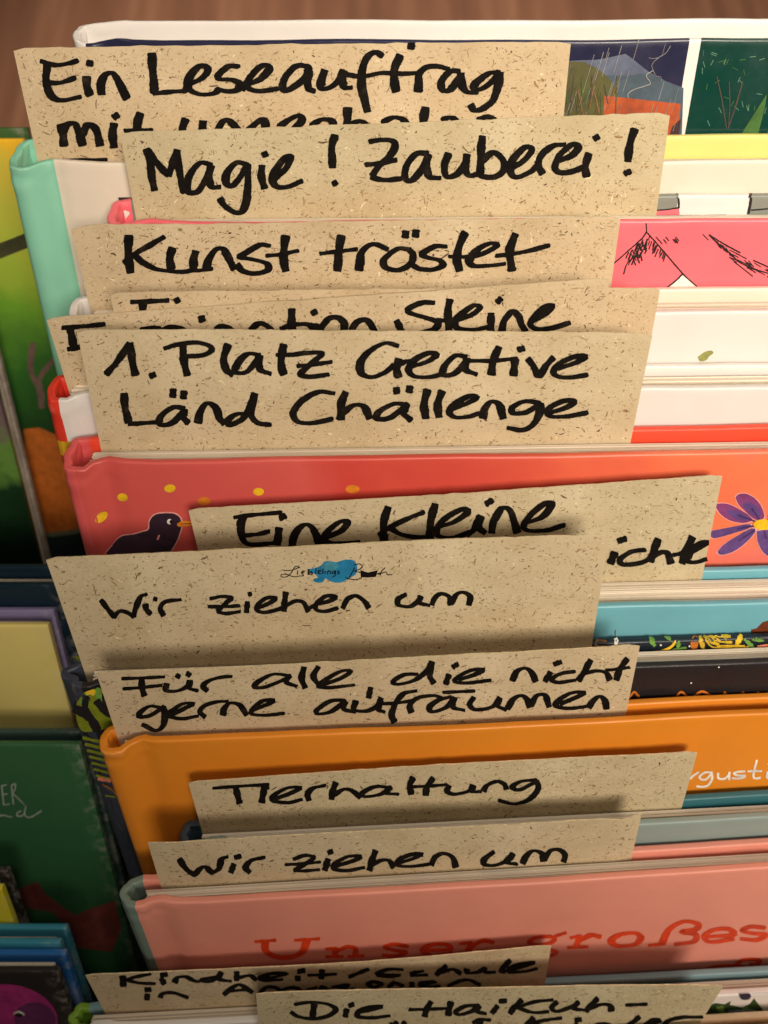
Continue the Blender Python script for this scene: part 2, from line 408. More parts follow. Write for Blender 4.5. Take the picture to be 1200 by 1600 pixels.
# key, y of back board top and front board top at the right picture edge, slope, thickness, left px, options
SPEC = [
 ('N', 1580, 1612, -.050, .0075, 385, dict(zones=[('f', A, BE), ('s', A, BE), ('b', A, BE)], label='beige book at the very front of the row, only its top edge showing')),
 ('M', 1508, 1552, -.055, .0085, 108, dict(zones=[('f', A, WH), ('s', A, LG), ('b', A, BW)], label='book with leaf green spine and leafy cover in front of the pink book', wavy=0, bulge=.0016, over=.0018)),
 ('L', 1310, 1358, -.060, .0094, 190, dict(zones=[('f', A, SP), ('s', A, SG), ('b', A, SP)], label='salmon pink book with large orange red title and sage spine', bulge=.0016, over=.0024)),
 ('K', 1233, 1277, -.052, .0086, 281, dict(zones=[('f', A, GB), ('s', A, M('cover_dark_slate', (52, 70, 84))), ('b', A, TE)], label='grey blue book with teal back board, leaning on the orange book', over=.0026)),
 ('J', 1082, 1116, -.047, .0072, 156, dict(zones=[('f', A, OR), ('s', A, OR), ('b', A, OR)], label='bright orange book with white handwritten cover lettering', swell=.0022, over=.0034)),
 ('I', 988, 1035, -.035, .0100, 106, dict(zones=[('f', A, BK), ('s', A, M('spine_slate', (58, 62, 76))), ('b', A, DK)], label='black book with yellow and green flower pattern behind the orange book', wavy=.3, bulge=.003, over=.0022, wob=.6)),
 ('H', 882, 942, -.025, .0130, 150, dict(zones=[('f', A, LB), ('s', A, LB), ('b', A, LB)], label='light blue book with thick cream page block', over=.0018)),
 ('G', 662, 707, -.016, .0118, 98, dict(zones=[('f', A, CP), ('s', A, M('spine_rose', (222, 92, 92))), ('b', A, M('back_red', (240, 76, 50)))], label='coral red book with painted blackbird, yellow dots and purple flower', wavy=.3, swell=.0024, over=.0032)),
 ('F', 566, 606, -.014, .0110, 70, dict(zones=[('f', A, WH), ('s', A, RD), ('b', A, WH)], label='white book with red and yellow checked spine', swell=.0010, over=.0017)),
 ('E', 446, 486, -.012, .0112, 104, dict(zones=[('f', A, WH), ('s', A, WH), ('b', A, CR)], label='plain white book with small green smudge on its cover', over=.0026)),
 ('D', 300, 342, -.008, .0124, 166, dict(zones=[('f', A, PK), ('s', A, PK), ('b', A, GY), ('b', 1058, WH), ('b', 1170, GY)], label='pink book with black pen drawing of pointed shapes', over=.0040)),
 ('C', 208, 250, -.005, .0130, 16, dict(zones=[('f', A, MT), ('f', 84, CR), ('s', A, MT), ('b', A, MT), ('b', 400, YE)], label='cream book with mint green spine and lemon yellow back board', swell=.0036, over=.0046)),
 ('B', 29, 61, -.003, .0095, 112, dict(zones=[('f', A, NV), ('f', 1078, WH), ('f', 1096, DG), ('s', A, WH), ('b', A, WH)], label='rearmost white book with stormy night picture and dark green panel', over=.0040, wavy=0)),
]
def lean(y): return PITCH + math.radians(51.5 + (1500-y)/1470*4.5) - math.pi/2
def pack(spec, lean_f, d0, gap, xr, span, dmin=None):
    prev = None; out = {}
    for s in spec:
        key, yb, yf, m, T = s[:5]; lam = lean_f(yf)
        def mk(d):
            F = CAM + ray(xr, yf)*d
            def g(psi):
                X, D, U = axes(psi, lam); q = project(F-X*.15); return (q[1]-yf)-m*(q[0]-xr)
            psi = solve(g, -.3, .5); return (F, psi)+axes(psi, lam)
        d = d0
        if prev is not None:
            Pb, Dp = prev
            def g(d):
                F, psi, X, D, U = mk(d)
                return min((F+U*u+X*x-Pb)@Dp for u in (0, -.15) for x in (0, -span)) - gap
            d = solve(g, .1, .7)
            if dmin: d = max(d, dmin)
        F, psi, X, D, U = mk(d)
        prev = (F+D*T, D)
        up = solve(lambda u: project(F+D*T+U*u)[1]-yb, -.01, .03)
        out[key] = (F, psi, lam, up, d)
    return out
LAY = pack(SPEC, lean, .268, .0005, 1200, .20)
for q, s in enumerate(SPEC):
    key, yb, yf, m, T, lp, kw = s; F, psi, lam, up, d = LAY[key]
    make_book(key, F, psi, lam, T, .255-(.02 if lp > 150 else 0), lp, None, up, group=GR, seed=q, **kw)

# the neighbouring row on the left: fore-edges towards us
GL = 'books standing in the left hand row'
def paint_mat(amp):
    k = N('cover_painted_jungle'); c = k.n('ShaderNodeTexCoord'); s = k.n('ShaderNodeSeparateXYZ'); k.l(c.outputs['Object'], s.inputs[0])
    v = k.coord(); nz = k.noise(v, 26, 5, .6)
    at = k.n('ShaderNodeAttribute'); at.attribute_name = 'dummy'
    g = k.math('ADD', s.outputs[2], k.math('MULTIPLY', k.math('SUBTRACT', nz, .5), amp))
    return k, g
GRADS = {}; HW = HX = 0.0
def grad_mat(name, stops, z0, z1, amp=.11, top=0):
    k, g = paint_mat(amp); k.m.name = name
    r = k.n('ShaderNodeMapRange'); r.inputs[1].default_value = z0; r.inputs[2].default_value = z1; k.rng = r; GRADS[name] = r; k.l(g, r.inputs[0])
    k.l(k.ramp(r.outputs[0], [(p, lin(c)) for p, c in stops]), k.b.inputs['Base Color'])
    k.b.inputs['Roughness'].default_value = .42; return k.m
LSPEC = [
 ('P', 1481, 1518, 0, .0090, 90, dict(zones=[('f', A, EB), ('s', A, EB), ('b', A, BL)], label='dark book with blue back board and magenta face on its cover', wavy=0)),
 ('Q', 1441, 1473, 0, .0080, 94, dict(zones=[('f', A, BT), ('s', A, BT), ('b', A, BT)], label='sea blue book behind the dark book with the magenta face')),
 ('R', 1352, 1388, 0, .0080, 3, dict(zones=[('f', A, YY), ('s', A, YY), ('b', A, EB)], label='bright yellow book at the left picture edge, just a corner showing')),
 ('S', 1136, 1164, 0, .0090, 124, dict(zones=[('f', A, FG), ('s', A, FG), ('b', A, DT)], label='dark green book with thin white lettering in the left row', wavy=0)),
 ('U', 947, 977, 0, .0085, 75, dict(zones=[('f', A, SY), ('s', A, SY), ('b', A, LV)], label='straw yellow book with lavender back board in the left row')),
 ('V', 880, 914, 0, .0085, 96, dict(zones=[('f', A, NB), ('s', A, NB), ('b', A, NB)], label='ink blue book behind the straw yellow book')),
 ('X', 352, 390, 0, .0100, -60, dict(zones=[('f', A, grad_mat('cover_leafy_print', [(0, (8, 16, 10)), (.3, (12, 34, 18)), (.48, (26, 60, 30)), (.6, (104, 146, 62)), (.68, (120, 92, 100)), (.8, (40, 70, 36)), (1, (70, 100, 50))], -.16, -.02, .11, HX)), ('s', A, OG), ('b', A, M('back_warm_grey', (150, 136, 126)))], label='book seen from its grey page edges beside the painted jungle book', n=12, end=.0012)),
 ('W', 198, 217, 0, .0075, 36, dict(zones=[('f', A, grad_mat('cover_jungle_print', [(0, (16, 34, 18)), (.30, (22, 52, 24)), (.48, (50, 104, 36)), (.62, (110, 160, 44)), (.74, (164, 184, 60)), (.88, (196, 190, 70)), (.97, (240, 186, 40))], -.15, 0.0, .05, HW)), ('s', A, OG), ('b', A, OG)], label='rearmost left book with yellow to green jungle painting and brown branch', wavy=0)),
]
LL = pack(LSPEC, lambda y: PITCH + math.radians(57.5) - math.pi/2, .285, .0006, 60, .1, .285)
for q, s in enumerate(LSPEC):
    key, yb, yf, m, T, rp, kw = s; F, psi, lam, up, d = LL[key]
    make_book(key, F, psi, lam, T, .19, None, rp, up, group=GL, seed=40+q, wob=.35, **kw)
for key, nm in (('W', 'cover_jungle_print'), ('X', 'cover_leafy_print')):      # the painting hangs from the head of its board
    for q in (1, 2): GRADS[nm].inputs[q].default_value += BOOKS[key].H

# ------------------------------------------------------------------ cards
class Card: pass
CARDS = {}
GC = 'handwritten paper cards tucked into the books'
def make_card(key, bk, TL, TR, label, yoff=0.0, bow=0.0, ll=0.0, lr=0.0, curl=0.0, dog=0.0, hh=.105, seed=0, zfall=.050):
    b = BOOKS[bk]; yl = b.T - b.tb - .00055 - yoff
    a = np.array(b.fr.px(*TL, yl)); c = np.array(b.fr.px(*TR, yl)); w = np.linalg.norm(c-a); e = (c-a)/w
    fr = b.fr; X = fr.X*e[0]+fr.U*e[1]; U = fr.U*e[0]-fr.X*e[1]
    O = fr.O + fr.X*a[0] + fr.U*a[1] + fr.D*yl - U*hh
    hh = min(hh, a[1]-.012); O = fr.O + fr.X*a[0] + fr.U*a[1] + fr.D*yl - U*hh
    k = Card(); k.fr = Frame(O, X, fr.D, U); k.w, k.h = w, hh
    def disp(x, z):
        u = min(1, max(0, x/w)); s = min(1, max(0, (z-(hh-zfall))/zfall)); s2 = s*s
        y = -(ll*(1-u)+lr*u)*s2 + bow*4*u*(1-u)*s2
        if curl: y += curl*max(0, (u-.965)/.035)**1.6*max(0, (s-.3)/.7)**1.5 - .0006*math.exp(-((u-.955)/.02)**2)*s2
        if dog: y -= dog*max(0, (.03-u)/.03)**1.5*max(0, (s-.5)/.5)**1.5
        return y + .00012*math.sin(u*9+seed)*s2
    k.disp = disp
    rnd = random.Random(seed*7+3); th = .00034
    nx, nz = 48, 26; V = []; F = []; I = []
    wear = [rnd.gauss(0, .00009) for _ in range(nx+1)]
    for side in (0, 1):
        for j in range(nz+1):
            z = hh*(1-(1-j/nz)**1.0)
            for i in range(nx+1):
                x = w*i/nx; zz = z + (wear[i] - (.0006*(abs(i-nx/2) == nx/2) ) if j == nz else 0)
                V.append((x, disp(x, z)+side*th, zz))
    m = (nx+1)*(nz+1)
    for j in range(nz):
        for i in range(nx):
            p = j*(nx+1)+i
            F.append((p, p+1, p+nx+2, p+nx+1)); F.append((m+p, m+p+nx+1, m+p+nx+2, m+p+1)); I += [0, 0]
    for i in range(nx):
        p = i; F.append((p, m+p, m+p+1, p+1)); p = nz*(nx+1)+i; F.append((p, p+1, m+p+1, m+p)); I += [5, 5]
    for j in range(nz):
        p = j*(nx+1); F.append((p, p+nx+1, m+p+nx+1, m+p)); p += nx; F.append((p, m+p, m+p+nx+1, p+nx+1)); I += [5, 5]
    # plant fibres pressed into the paper
    nf = int(w*.062*7.2e5*rnd.uniform(.75, 1.15))
    for q in range(nf):
        x = rnd.uniform(.001, w-.001); z = hh-.0006-rnd.random()*.060
        if z < .002: continue
        ln = min(.0024, .00036*math.exp(rnd.gauss(0, .74))); wd = min(ln*.8, max(.00014, .00022*math.exp(rnd.gauss(0, .45))))
        an = rnd.gauss(0, .75) if rnd.random() < .6 else rnd.uniform(0, 3.14)
        ca, sa = math.cos(an), math.sin(an); kk = len(V); bend = rnd.gauss(0, .09)*ln
        pts = [(-ln/2, -wd*.25), (0, -wd/2+bend), (ln/2, -wd*.3), (ln/2*.95, wd*.3), (0, wd/2+bend), (-ln/2, wd*.35)]
        ok = True; vs = []
        for (px_, pz_) in pts:
            xx, zz = x+px_*ca-pz_*sa, z+px_*sa+pz_*ca
            if not (.0004 < xx < w-.0004 and zz < hh-.0004): ok = False
            vs.append((xx, disp(xx, zz)-.000018-q*1.2e-9, zz))
        if ok:
            V += vs; F.append(tuple(range(kk, kk+6))); I.append(1 + rnd.choices((0, 1, 2, 3), (.17, .41, .26, .16))[0])
    o = mesh('title_card', V, F, [CARD]+FLECK+[EDGE], I, smooth=40); o.matrix_world = k.fr.mat()
    tag(o, label, 'card', GC); k.o = o; k.ink = Ink(); k.rnd = rnd; CARDS[key] = k
    return k
def on_card(k, off=.00006):
    def f(p, h):
        y = 0
        for _ in range(3):
            x, z = k.fr.px(p[0], p[1], y); y = k.disp(x, z)
        return (x, y-off-h, z)
    return f
EDGE = fleck('card_cut_edge', (216, 198, 158))
make_card('C13', 'N', (400, 1553), (1131, 1540), 'paper card reading Die HaiKuh at the bottom front of the row', seed=13, bow=.0006)
make_card('C12', 'M', (133, 1523), (862, 1481), 'shaded paper card reading Kindheit / Schule in Amazonien', seed=12, bow=-.0012, lr=-.0006)
make_card('C11', 'L', (230, 1318), (1006, 1277), 'paper card reading Wir ziehen um with curled right corner, by the salmon pink book', seed=11, curl=.0016, dog=-.0006)
make_card('C10', 'K', (294, 1222), (1090, 1175), 'paper card reading Tierhaltung in front of the orange book', seed=10, bow=.0006)
make_card('C9', 'J', (150, 1051), (1000, 1007), 'paper card reading Für alle, die nicht gerne aufräumen', seed=9, bow=-.0006)
make_card('C8', 'I', (72, 871), (952, 834), 'paper card reading Wir ziehen um with a small blue cloud logo', seed=8, bow=.0005, ll=.0006)
make_card('C7', 'H', (294, 796), (1129, 742), 'paper card reading Eine Kleine, half hidden by the card with the blue logo', seed=7, bow=-.0007)
make_card('C6', 'G', (120, 516), (1020, 521), 'paper card with two full lines, 1. Platz Creative Länd Challenge', seed=6, bow=.0006)
make_card('C5', 'F', (72, 496), (952, 434), 'tilted paper card whose visible line ends in Steine', seed=5, bow=-.0005, yoff=.00085)
make_card('C4', 'F', (172, 457), (1032, 450), 'paper card almost hidden behind the tilted card ending in Steine', seed=4, bow=.0005)
make_card('C3', 'E', (113, 351), (970, 338), 'paper card reading Kunst tröstet in front of the pink book', seed=3, bow=-.0005, ll=.0007, dog=.0012)
make_card('C2', 'D', (187, 207), (1048, 176), 'paper card reading Magie ! Zauberei ! with two exclamation marks', seed=2, bow=-.0008, lr=-.0005)
make_card('C1', 'C', (20, 75), (892, 65), 'rearmost paper card, reading Ein Leseauftrag', seed=1, bow=.0007)

def wr(card, ox, oy, sc, a, b, strokes, m=None):
    k = CARDS[card]
    for P in strokes:
        Q = Z(ox, oy, sc, P)
        if len(Q) == 2 and math.dist(*Q) < 16:        # a dot of the pen
            k.ink.stroke(Q, a*.85, a*.72, m or INK, k.rnd)
        else: k.ink.stroke(Q, a*.95, b*.95, m or INK, k.rnd, rough=.10)
# --- Ein Leseauftrag
wr('C1', 50, 60, 3, 7.8, 4.1, [
 [(45, 108), (100, 125), (150, 122), (210, 106)], [(75, 115), (66, 180), (75, 240), (105, 280), (150, 290), (222, 275)], [(65, 206), (130, 208), (198, 186)],
 [(255, 180), (258, 225), (272, 265)], [(264, 115), (280, 118)], [(326, 262), (325, 210), (345, 172), (375, 162), (400, 190), (425, 240), (444, 282)],
 [(562, 70), (565, 130), (570, 200), (574, 254)], [(574, 258), (650, 250), (720, 246)],
 [(725, 238), (735, 215), (790, 190), (825, 150), (800, 128), (760, 150), (732, 200), (740, 240), (790, 262), (850, 258), (875, 240)],
 [(965, 130), (920, 132), (875, 170), (880, 190), (940, 195), (975, 215), (960, 242), (920, 248), (880, 240)],
 [(985, 238), (1000, 220), (1070, 190), (1110, 145), (1090, 125), (1050, 150), (1010, 205), (1020, 235), (1070, 247), (1150, 236)],
 [(133, 405), (145, 450), (150, 502)], [(147, 440), (165, 405), (200, 400), (220, 440), (237, 500)], [(240, 450), (260, 405), (295, 420), (310, 460), (318, 502)],
 [(385, 400), (378, 450), (385, 510)], [(385, 370), (402, 358)], [(508, 352), (495, 400), (502, 450), (530, 500)], [(440, 432), (560, 430)],
 [(720, 378), (706, 425), (720, 490), (790, 490)], [(802, 388), (800, 430), (810, 500)], [(868, 440), (890, 395), (920, 385), (965, 430), (980, 500)], [(1015, 430), (1075, 380), (1095, 400), (1090, 450)]])
wr('C1', 420, 60, 3, 7.8, 4.1, [
 [(186, 150), (175, 130), (130, 130), (85, 170), (65, 215), (75, 245), (120, 225), (170, 185), (188, 150)], [(188, 152), (182, 200), (188, 235), (212, 246)],
 [(262, 150), (245, 200), (250, 235), (290, 228), (330, 195), (352, 152)], [(352, 155), (345, 200), (360, 230), (385, 230)],
 [(530, 80), (500, 65), (465, 85), (440, 140), (435, 220), (450, 290), (463, 342)], [(370, 170), (440, 178), (530, 162), (620, 165), (690, 163)],
 [(615, 80), (590, 140), (588, 200), (596, 248)], [(700, 248), (703, 205), (705, 165), (740, 135), (790, 130), (840, 142)],
 [(890, 152), (850, 155), (810, 200), (815, 240), (850, 240), (900, 175)], [(900, 165), (905, 215), (930, 250), (975, 252)],
 [(1078, 158), (1030, 165), (970, 210), (965, 235), (1000, 235), (1060, 190), (1080, 158)], [(1080, 160), (1075, 220), (1050, 290), (1000, 330), (965, 335), (948, 312)],
 [(50, 412), (100, 378), (140, 362), (152, 388), (110, 430)], [(200, 408), (250, 380), (290, 385), (302, 405)], [(370, 325), (368, 400), (370, 470)], [(385, 400), (430, 388), (455, 410), (465, 470)],
 [(535, 392), (590, 370), (635, 388), (640, 450)], [(735, 325), (725, 390), (735, 460)], [(815, 380), (850, 370), (880, 384)], [(985, 378), (1025, 366), (1055, 378)], [(668, 25), (667, 44)]])
wr('C1', 50, 60, 3, 7.4, 4.1, [[(152, 573), (250, 571), (345, 570)]])
# --- Magie ! Zauberei !
wr('C2', 200, 180, 3, 7.0, 4.6, [
 [(88, 160), (105, 230), (112, 290), (124, 350)], [(95, 168), (150, 240), (186, 278), (190, 280)], [(190, 280), (212, 220), (230, 165)], [(230, 168), (236, 230), (250, 310), (265, 360)],
 [(388, 232), (340, 222), (295, 270), (275, 330), (290, 362), (330, 355), (370, 290), (390, 238)], [(390, 238), (380, 290), (395, 335), (430, 336)],
 [(558, 232), (510, 222), (465, 270), (460, 315), (490, 330), (530, 285), (558, 235)], [(560, 232), (562, 310), (555, 400), (535, 450), (500, 455), (455, 425), (432, 392)],
 [(628, 238), (625, 285), (640, 342)], [(638, 176), (646, 190)], [(690, 295), (740, 250), (765, 195), (735, 200), (690, 260), (678, 305), (700, 335), (750, 335), (812, 310)],
 [(970, 95), (955, 150), (959, 242)], [(964, 321), (976, 315)]])
wr('C2', 560, 180, 2.4, 7.0, 4.6, [
 [(45, 98), (90, 92), (128, 97), (137, 118), (118, 152), (80, 188), (52, 226)], [(50, 232), (75, 240), (110, 243), (158, 238)], [(30, 185), (85, 180), (140, 168)],
 [(258, 142), (215, 145), (180, 190), (175, 235), (200, 245), (240, 200), (262, 148)], [(262, 150), (256, 190), (268, 230), (303, 235)],
 [(338, 145), (322, 190), (332, 230), (370, 220), (402, 180), (406, 148)], [(408, 148), (400, 195), (414, 225), (442, 222)],
 [(465, 80), (460, 140), (457, 218)], [(466, 172), (505, 140), (540, 165), (545, 205), (512, 230), (470, 230), (446, 220)],
 [(570, 200), (620, 170), (650, 130), (625, 120), (580, 165), (570, 210), (592, 232), (640, 215), (670, 190)], [(690, 218), (675, 185), (690, 145), (730, 115), (772, 110)],
 [(745, 172), (800, 150), (825, 118), (800, 110), (755, 150), (737, 195), (760, 215), (810, 208), (848, 192)], [(864, 145), (850, 190), (855, 228)], [(885, 88), (899, 79)],
 [(1036, 52), (1018, 110), (1011, 170)], [(1001, 218), (1018, 211)]])
# --- Kunst troestet
wr('C3', 180, 340, 3, 7.6, 3.8, [
 [(65, 85), (62, 150), (64, 205), (72, 256)], [(45, 212), (95, 168), (160, 130), (226, 92)], [(88, 172), (130, 210), (190, 240), (250, 250), (320, 254), (370, 245)],
 [(268, 142), (256, 190), (262, 240)], [(378, 158), (368, 200), (378, 245), (450, 240)], [(430, 238), (437, 200), (470, 152), (505, 148), (532, 190), (556, 240)],
 [(720, 131), (680, 128), (620, 160), (585, 185), (640, 195), (710, 215), (715, 245), (660, 262), (600, 250), (572, 222)], [(800, 85), (790, 150), (790, 200), (800, 250)], [(715, 178), (780, 172), (853, 156)]])
wr('C3', 500, 340, 3, 7.6, 3.8, [
 [(100, 85), (90, 140), (85, 200), (82, 248)], [(5, 168), (90, 157), (170, 148)], [(183, 246), (188, 205), (192, 170), (220, 135), (260, 125), (315, 147)],
 [(420, 150), (370, 145), (320, 175), (297, 205), (312, 235), (370, 245), (425, 215), (437, 175), (418, 150)], [(402, 66), (400, 90)], [(450, 62), (448, 86)],
 [(590, 135), (540, 135), (480, 168), (500, 185), (560, 200), (575, 225), (530, 243), (470, 240), (432, 222)], [(680, 70), (655, 125), (642, 190), (654, 248)], [(610, 182), (690, 184)],
 [(700, 185), (770, 165), (830, 130), (800, 120), (745, 145), (702, 195), (720, 225), (790, 225), (863, 216)], [(915, 78), (890, 150), (893, 200), (899, 248)], [(830, 178), (900, 170), (980, 155), (1068, 131)]])
# --- hidden card, tilted card
wr('C4', 180, 340, 3, 7.2, 4.4, [[(80, 395), (150, 393), (245, 388)], [(130, 395), (130, 440), (140, 480)], [(284, 391), (298, 384)]])
wr('C5', 60, 430, 3, 7.2, 4.2, [[(118, 246), (200, 240), (308, 230)], [(150, 250), (160, 300), (170, 350)], [(142, 346), (215, 332)]])
wr('C5', 180, 340, 3, 7.4, 4.2, [[(125, 524), (165, 517), (205, 524), (220, 570)], [(228, 524), (270, 512), (315, 524), (330, 570)], [(404, 464), (408, 484)], [(400, 530), (402, 590)], [(475, 524), (500, 508), (540, 524), (552, 580)],
 [(636, 524), (680, 495), (725, 520), (735, 575)], [(828, 430), (828, 500), (835, 570)], [(780, 520), (830, 502), (900, 500), (932, 522)], [(930, 438), (936, 450)], [(935, 500), (938, 570)],
 [(960, 522), (1000, 475), (1040, 468), (1070, 490), (1070, 530), (1040, 570), (985, 575), (960, 530)], [(1108, 570), (1112, 520), (1140, 485), (1180, 482), (1210, 522), (1222, 570)]])
wr('C5', 500, 340, 3, 6.8, 4.2, [[(360, 485), (382, 530)], [(533, 398), (480, 398), (417, 425), (420, 445), (500, 470), (550, 490), (535, 522), (470, 540)],
 [(608, 385), (600, 440), (604, 530)], [(550, 480), (605, 482), (640, 475)], [(640, 480), (710, 455), (750, 420), (720, 412), (665, 450), (632, 490), (650, 520), (720, 526), (785, 512)],
 [(802, 450), (800, 530)], [(832, 395), (847, 380)], [(853, 530), (865, 480), (900, 440), (930, 460), (945, 500), (962, 530)], [(1000, 482), (1060, 445), (1087, 412), (1050, 420), (1002, 465), (987, 500), (1020, 522), (1090, 516), (1168, 493)]])
# --- 1. Platz Creative Laend Challenge
wr('C6', 60, 430, 3, 7.2, 3.9, [
 [(320, 462), (370, 405), (425, 322)], [(430, 318), (440, 400), (455, 468)], [(528, 472), (545, 465)], [(595, 342), (650, 325), (740, 315), (800, 330), (812, 352), (770, 375), (700, 380)], [(678, 335), (682, 400), (697, 468)],
 [(890, 325), (868, 390), (880, 440), (908, 465)], [(1035, 372), (980, 370), (930, 420), (930, 455), (980, 450), (1040, 382)], [(1035, 380), (1040, 440), (1085, 460)], [(1150, 325), (1140, 380), (1140, 430), (1150, 464)],
 [(402, 555), (405, 610), (422, 690)], [(428, 697), (500, 692), (570, 687)], [(682, 622), (630, 620), (575, 660), (575, 700), (630, 690), (685, 632)], [(685, 630), (680, 665), (702, 690)], [(632, 537), (630, 568)], [(683, 547), (680, 574)],
 [(748, 690), (760, 640), (790, 600), (830, 620), (850, 670), (868, 693)], [(985, 652), (930, 650), (890, 680), (900, 700), (960, 670), (1000, 600)], [(1015, 555), (1000, 610), (997, 655), (1030, 692), (1083, 700)]])
wr('C6', 440, 510, 2.4, 7.2, 3.9, [
 [(-14, 106), (40, 106), (90, 99), (150, 101), (112, 138), (72, 178), (110, 188), (174, 180)], [(62, 148), (120, 142), (184, 133)],
 [(435, 72), (390, 62), (340, 85), (298, 130), (300, 175), (340, 190), (390, 170), (420, 146)], [(440, 122), (432, 160), (438, 188)], [(440, 142), (470, 130), (500, 128)],
 [(490, 150), (550, 130), (580, 105), (550, 100), (500, 125), (477, 160), (495, 185), (550, 190), (600, 179)], [(690, 112), (650, 110), (610, 150), (610, 180), (650, 175), (695, 125)], [(695, 120), (690, 160), (728, 178)],
 [(815, 78), (795, 125), (786, 180)], [(700, 128), (790, 128), (878, 120)], [(875, 120), (870, 183)], [(890, 86), (906, 82)], [(925, 122), (945, 150), (965, 185), (990, 150), (1018, 117)],
 [(1040, 157), (1110, 132), (1135, 112), (1100, 112), (1040, 140), (1020, 170), (1040, 188), (1090, 190), (1143, 181)],
 [(195, 250), (140, 245), (80, 275), (45, 320), (60, 355), (110, 362), (188, 346)], [(240, 247), (225, 290), (222, 348)], [(228, 325), (270, 295), (308, 300), (330, 343)],
 [(470, 292), (420, 290), (365, 320), (360, 345), (410, 340), (470, 292)], [(470, 292), (458, 325), (484, 350)], [(431, 231), (432, 248)], [(482, 226), (478, 243)], [(547, 237), (535, 290), (541, 343)], [(602, 242), (586, 290), (591, 338)],
 [(640, 310), (700, 285), (730, 265), (700, 262), (650, 290), (630, 320), (652, 340), (700, 338), (740, 326)], [(755, 343), (762, 310), (785, 282), (815, 292), (832, 343)],
 [(965, 286), (910, 280), (865, 305), (872, 325), (920, 320), (970, 290)], [(970, 288), (965, 330), (940, 370), (900, 388), (852, 380)], [(1010, 322), (1070, 302), (1095, 280), (1060, 278), (1010, 300), (997, 325), (1020, 338), (1080, 335), (1143, 323)]])
# --- Eine Kleine (Gesch)ichte
wr('C7', 350, 760, 3, 7.2, 3.7, [
 [(52, 145), (120, 135), (263, 122)], [(90, 142), (78, 190), (90, 250), (130, 272), (225, 266)], [(85, 230), (150, 225), (208, 211)], [(258, 195), (250, 272)], [(265, 148), (285, 138)],
 [(318, 282), (335, 220), (375, 180), (410, 190), (435, 235), (450, 280)], [(480, 237), (550, 207), (580, 165), (545, 165), (492, 205), (470, 245), (500, 265), (560, 266), (628, 260)],
 [(770, 97), (750, 160), (747, 210), (752, 258)], [(730, 225), (780, 190), (850, 155), (933, 121)], [(775, 190), (820, 220), (880, 235), (945, 236)], [(990, 82), (970, 160), (965, 243)],
 [(1000, 190), (1080, 165), (1140, 122), (1120, 105), (1050, 140), (1002, 190), (1005, 230), (1070, 240), (1150, 215)]])
wr('C7', 720, 760, 3, 7.2, 3.7, [
 [(30, 225), (62, 200), (92, 140)], [(92, 140), (85, 190), (112, 215)], [(121, 80), (146, 65)], [(145, 215), (155, 160), (195, 102), (230, 112), (250, 165), (265, 215)],
 [(300, 172), (380, 142), (425, 87), (400, 77), (340, 120), (297, 175), (312, 205), (400, 205), (483, 181)],
 [(722, 310), (702, 360)], [(740, 255), (770, 245)], [(860, 297), (800, 305), (747, 340), (760, 365), (830, 360), (890, 340)], [(925, 247), (905, 300), (887, 350)], [(900, 330), (940, 307), (970, 315), (985, 358)],
 [(1085, 237), (1055, 300), (1037, 358)], [(1000, 320), (1060, 308)], [(1060, 320), (1150, 267), (1130, 262), (1080, 300), (1062, 345), (1100, 355), (1148, 341)],
 [(400, 360), (300, 370)], [(560, 352), (610, 320), (640, 340), (590, 372), (560, 352)]])
# --- Wir ziehen um, with logo
wr('C8', 140, 860, 3, 5.5, 3.2, [
 [(55, 235), (90, 280), (115, 310)], [(115, 310), (140, 285), (175, 290), (205, 310)], [(205, 308), (220, 260), (240, 217), (265, 206)], [(262, 252), (268, 278), (285, 296)], [(304, 226), (312, 228)], [(347, 304), (332, 272), (355, 240), (425, 230)],
 [(570, 225), (620, 215), (663, 222), (640, 245), (602, 283)], [(602, 287), (640, 295), (703, 286)], [(560, 262), (630, 263), (698, 259)], [(740, 242), (736, 288)], [(747, 205), (756, 203)],
 [(795, 267), (850, 242), (870, 222), (830, 222), (790, 252), (787, 280), (820, 290), (880, 277), (908, 266)], [(920, 197), (915, 240), (912, 283)], [(915, 262), (960, 238), (1000, 242), (1025, 283)]])
wr('C8', 420, 860, 3, 5.5, 3.2, [
 [(180, 275), (225, 252), (280, 237), (310, 217), (270, 213), (227, 245), (222, 275), (260, 285), (320, 270)], [(347, 268), (370, 227), (410, 212), (447, 237), (468, 268)],
 [(640, 207), (607, 227), (610, 255), (660, 262), (700, 237), (712, 215)], [(712, 215), (707, 245), (750, 256)], [(765, 253), (780, 220), (810, 202), (845, 217), (853, 253)], [(858, 242), (880, 207), (910, 195), (943, 215), (937, 255)]])
BLUE = flat('logo_blue', (40, 128, 172), .8, .1); BLUE2 = flat('logo_pale_teal', (72, 146, 166), .8, .1)
lg = Ink(); rl = random.Random(5)
lg.poly(Z(430, 870, 6, [(300, 115), (370, 105), (430, 80), (455, 50), (490, 38), (540, 45), (580, 50), (640, 28), (720, 28), (758, 55), (770, 110), (755, 165), (700, 195), (640, 235), (570, 242), (510, 225), (470, 202), (450, 235), (400, 243), (355, 225), (368, 203), (400, 195), (375, 160), (330, 150)]), BLUE, True)
lg.poly(Z(430, 870, 6, [(430, 95), (480, 50), (560, 55), (600, 80), (560, 120), (470, 130)]), BLUE2, True)
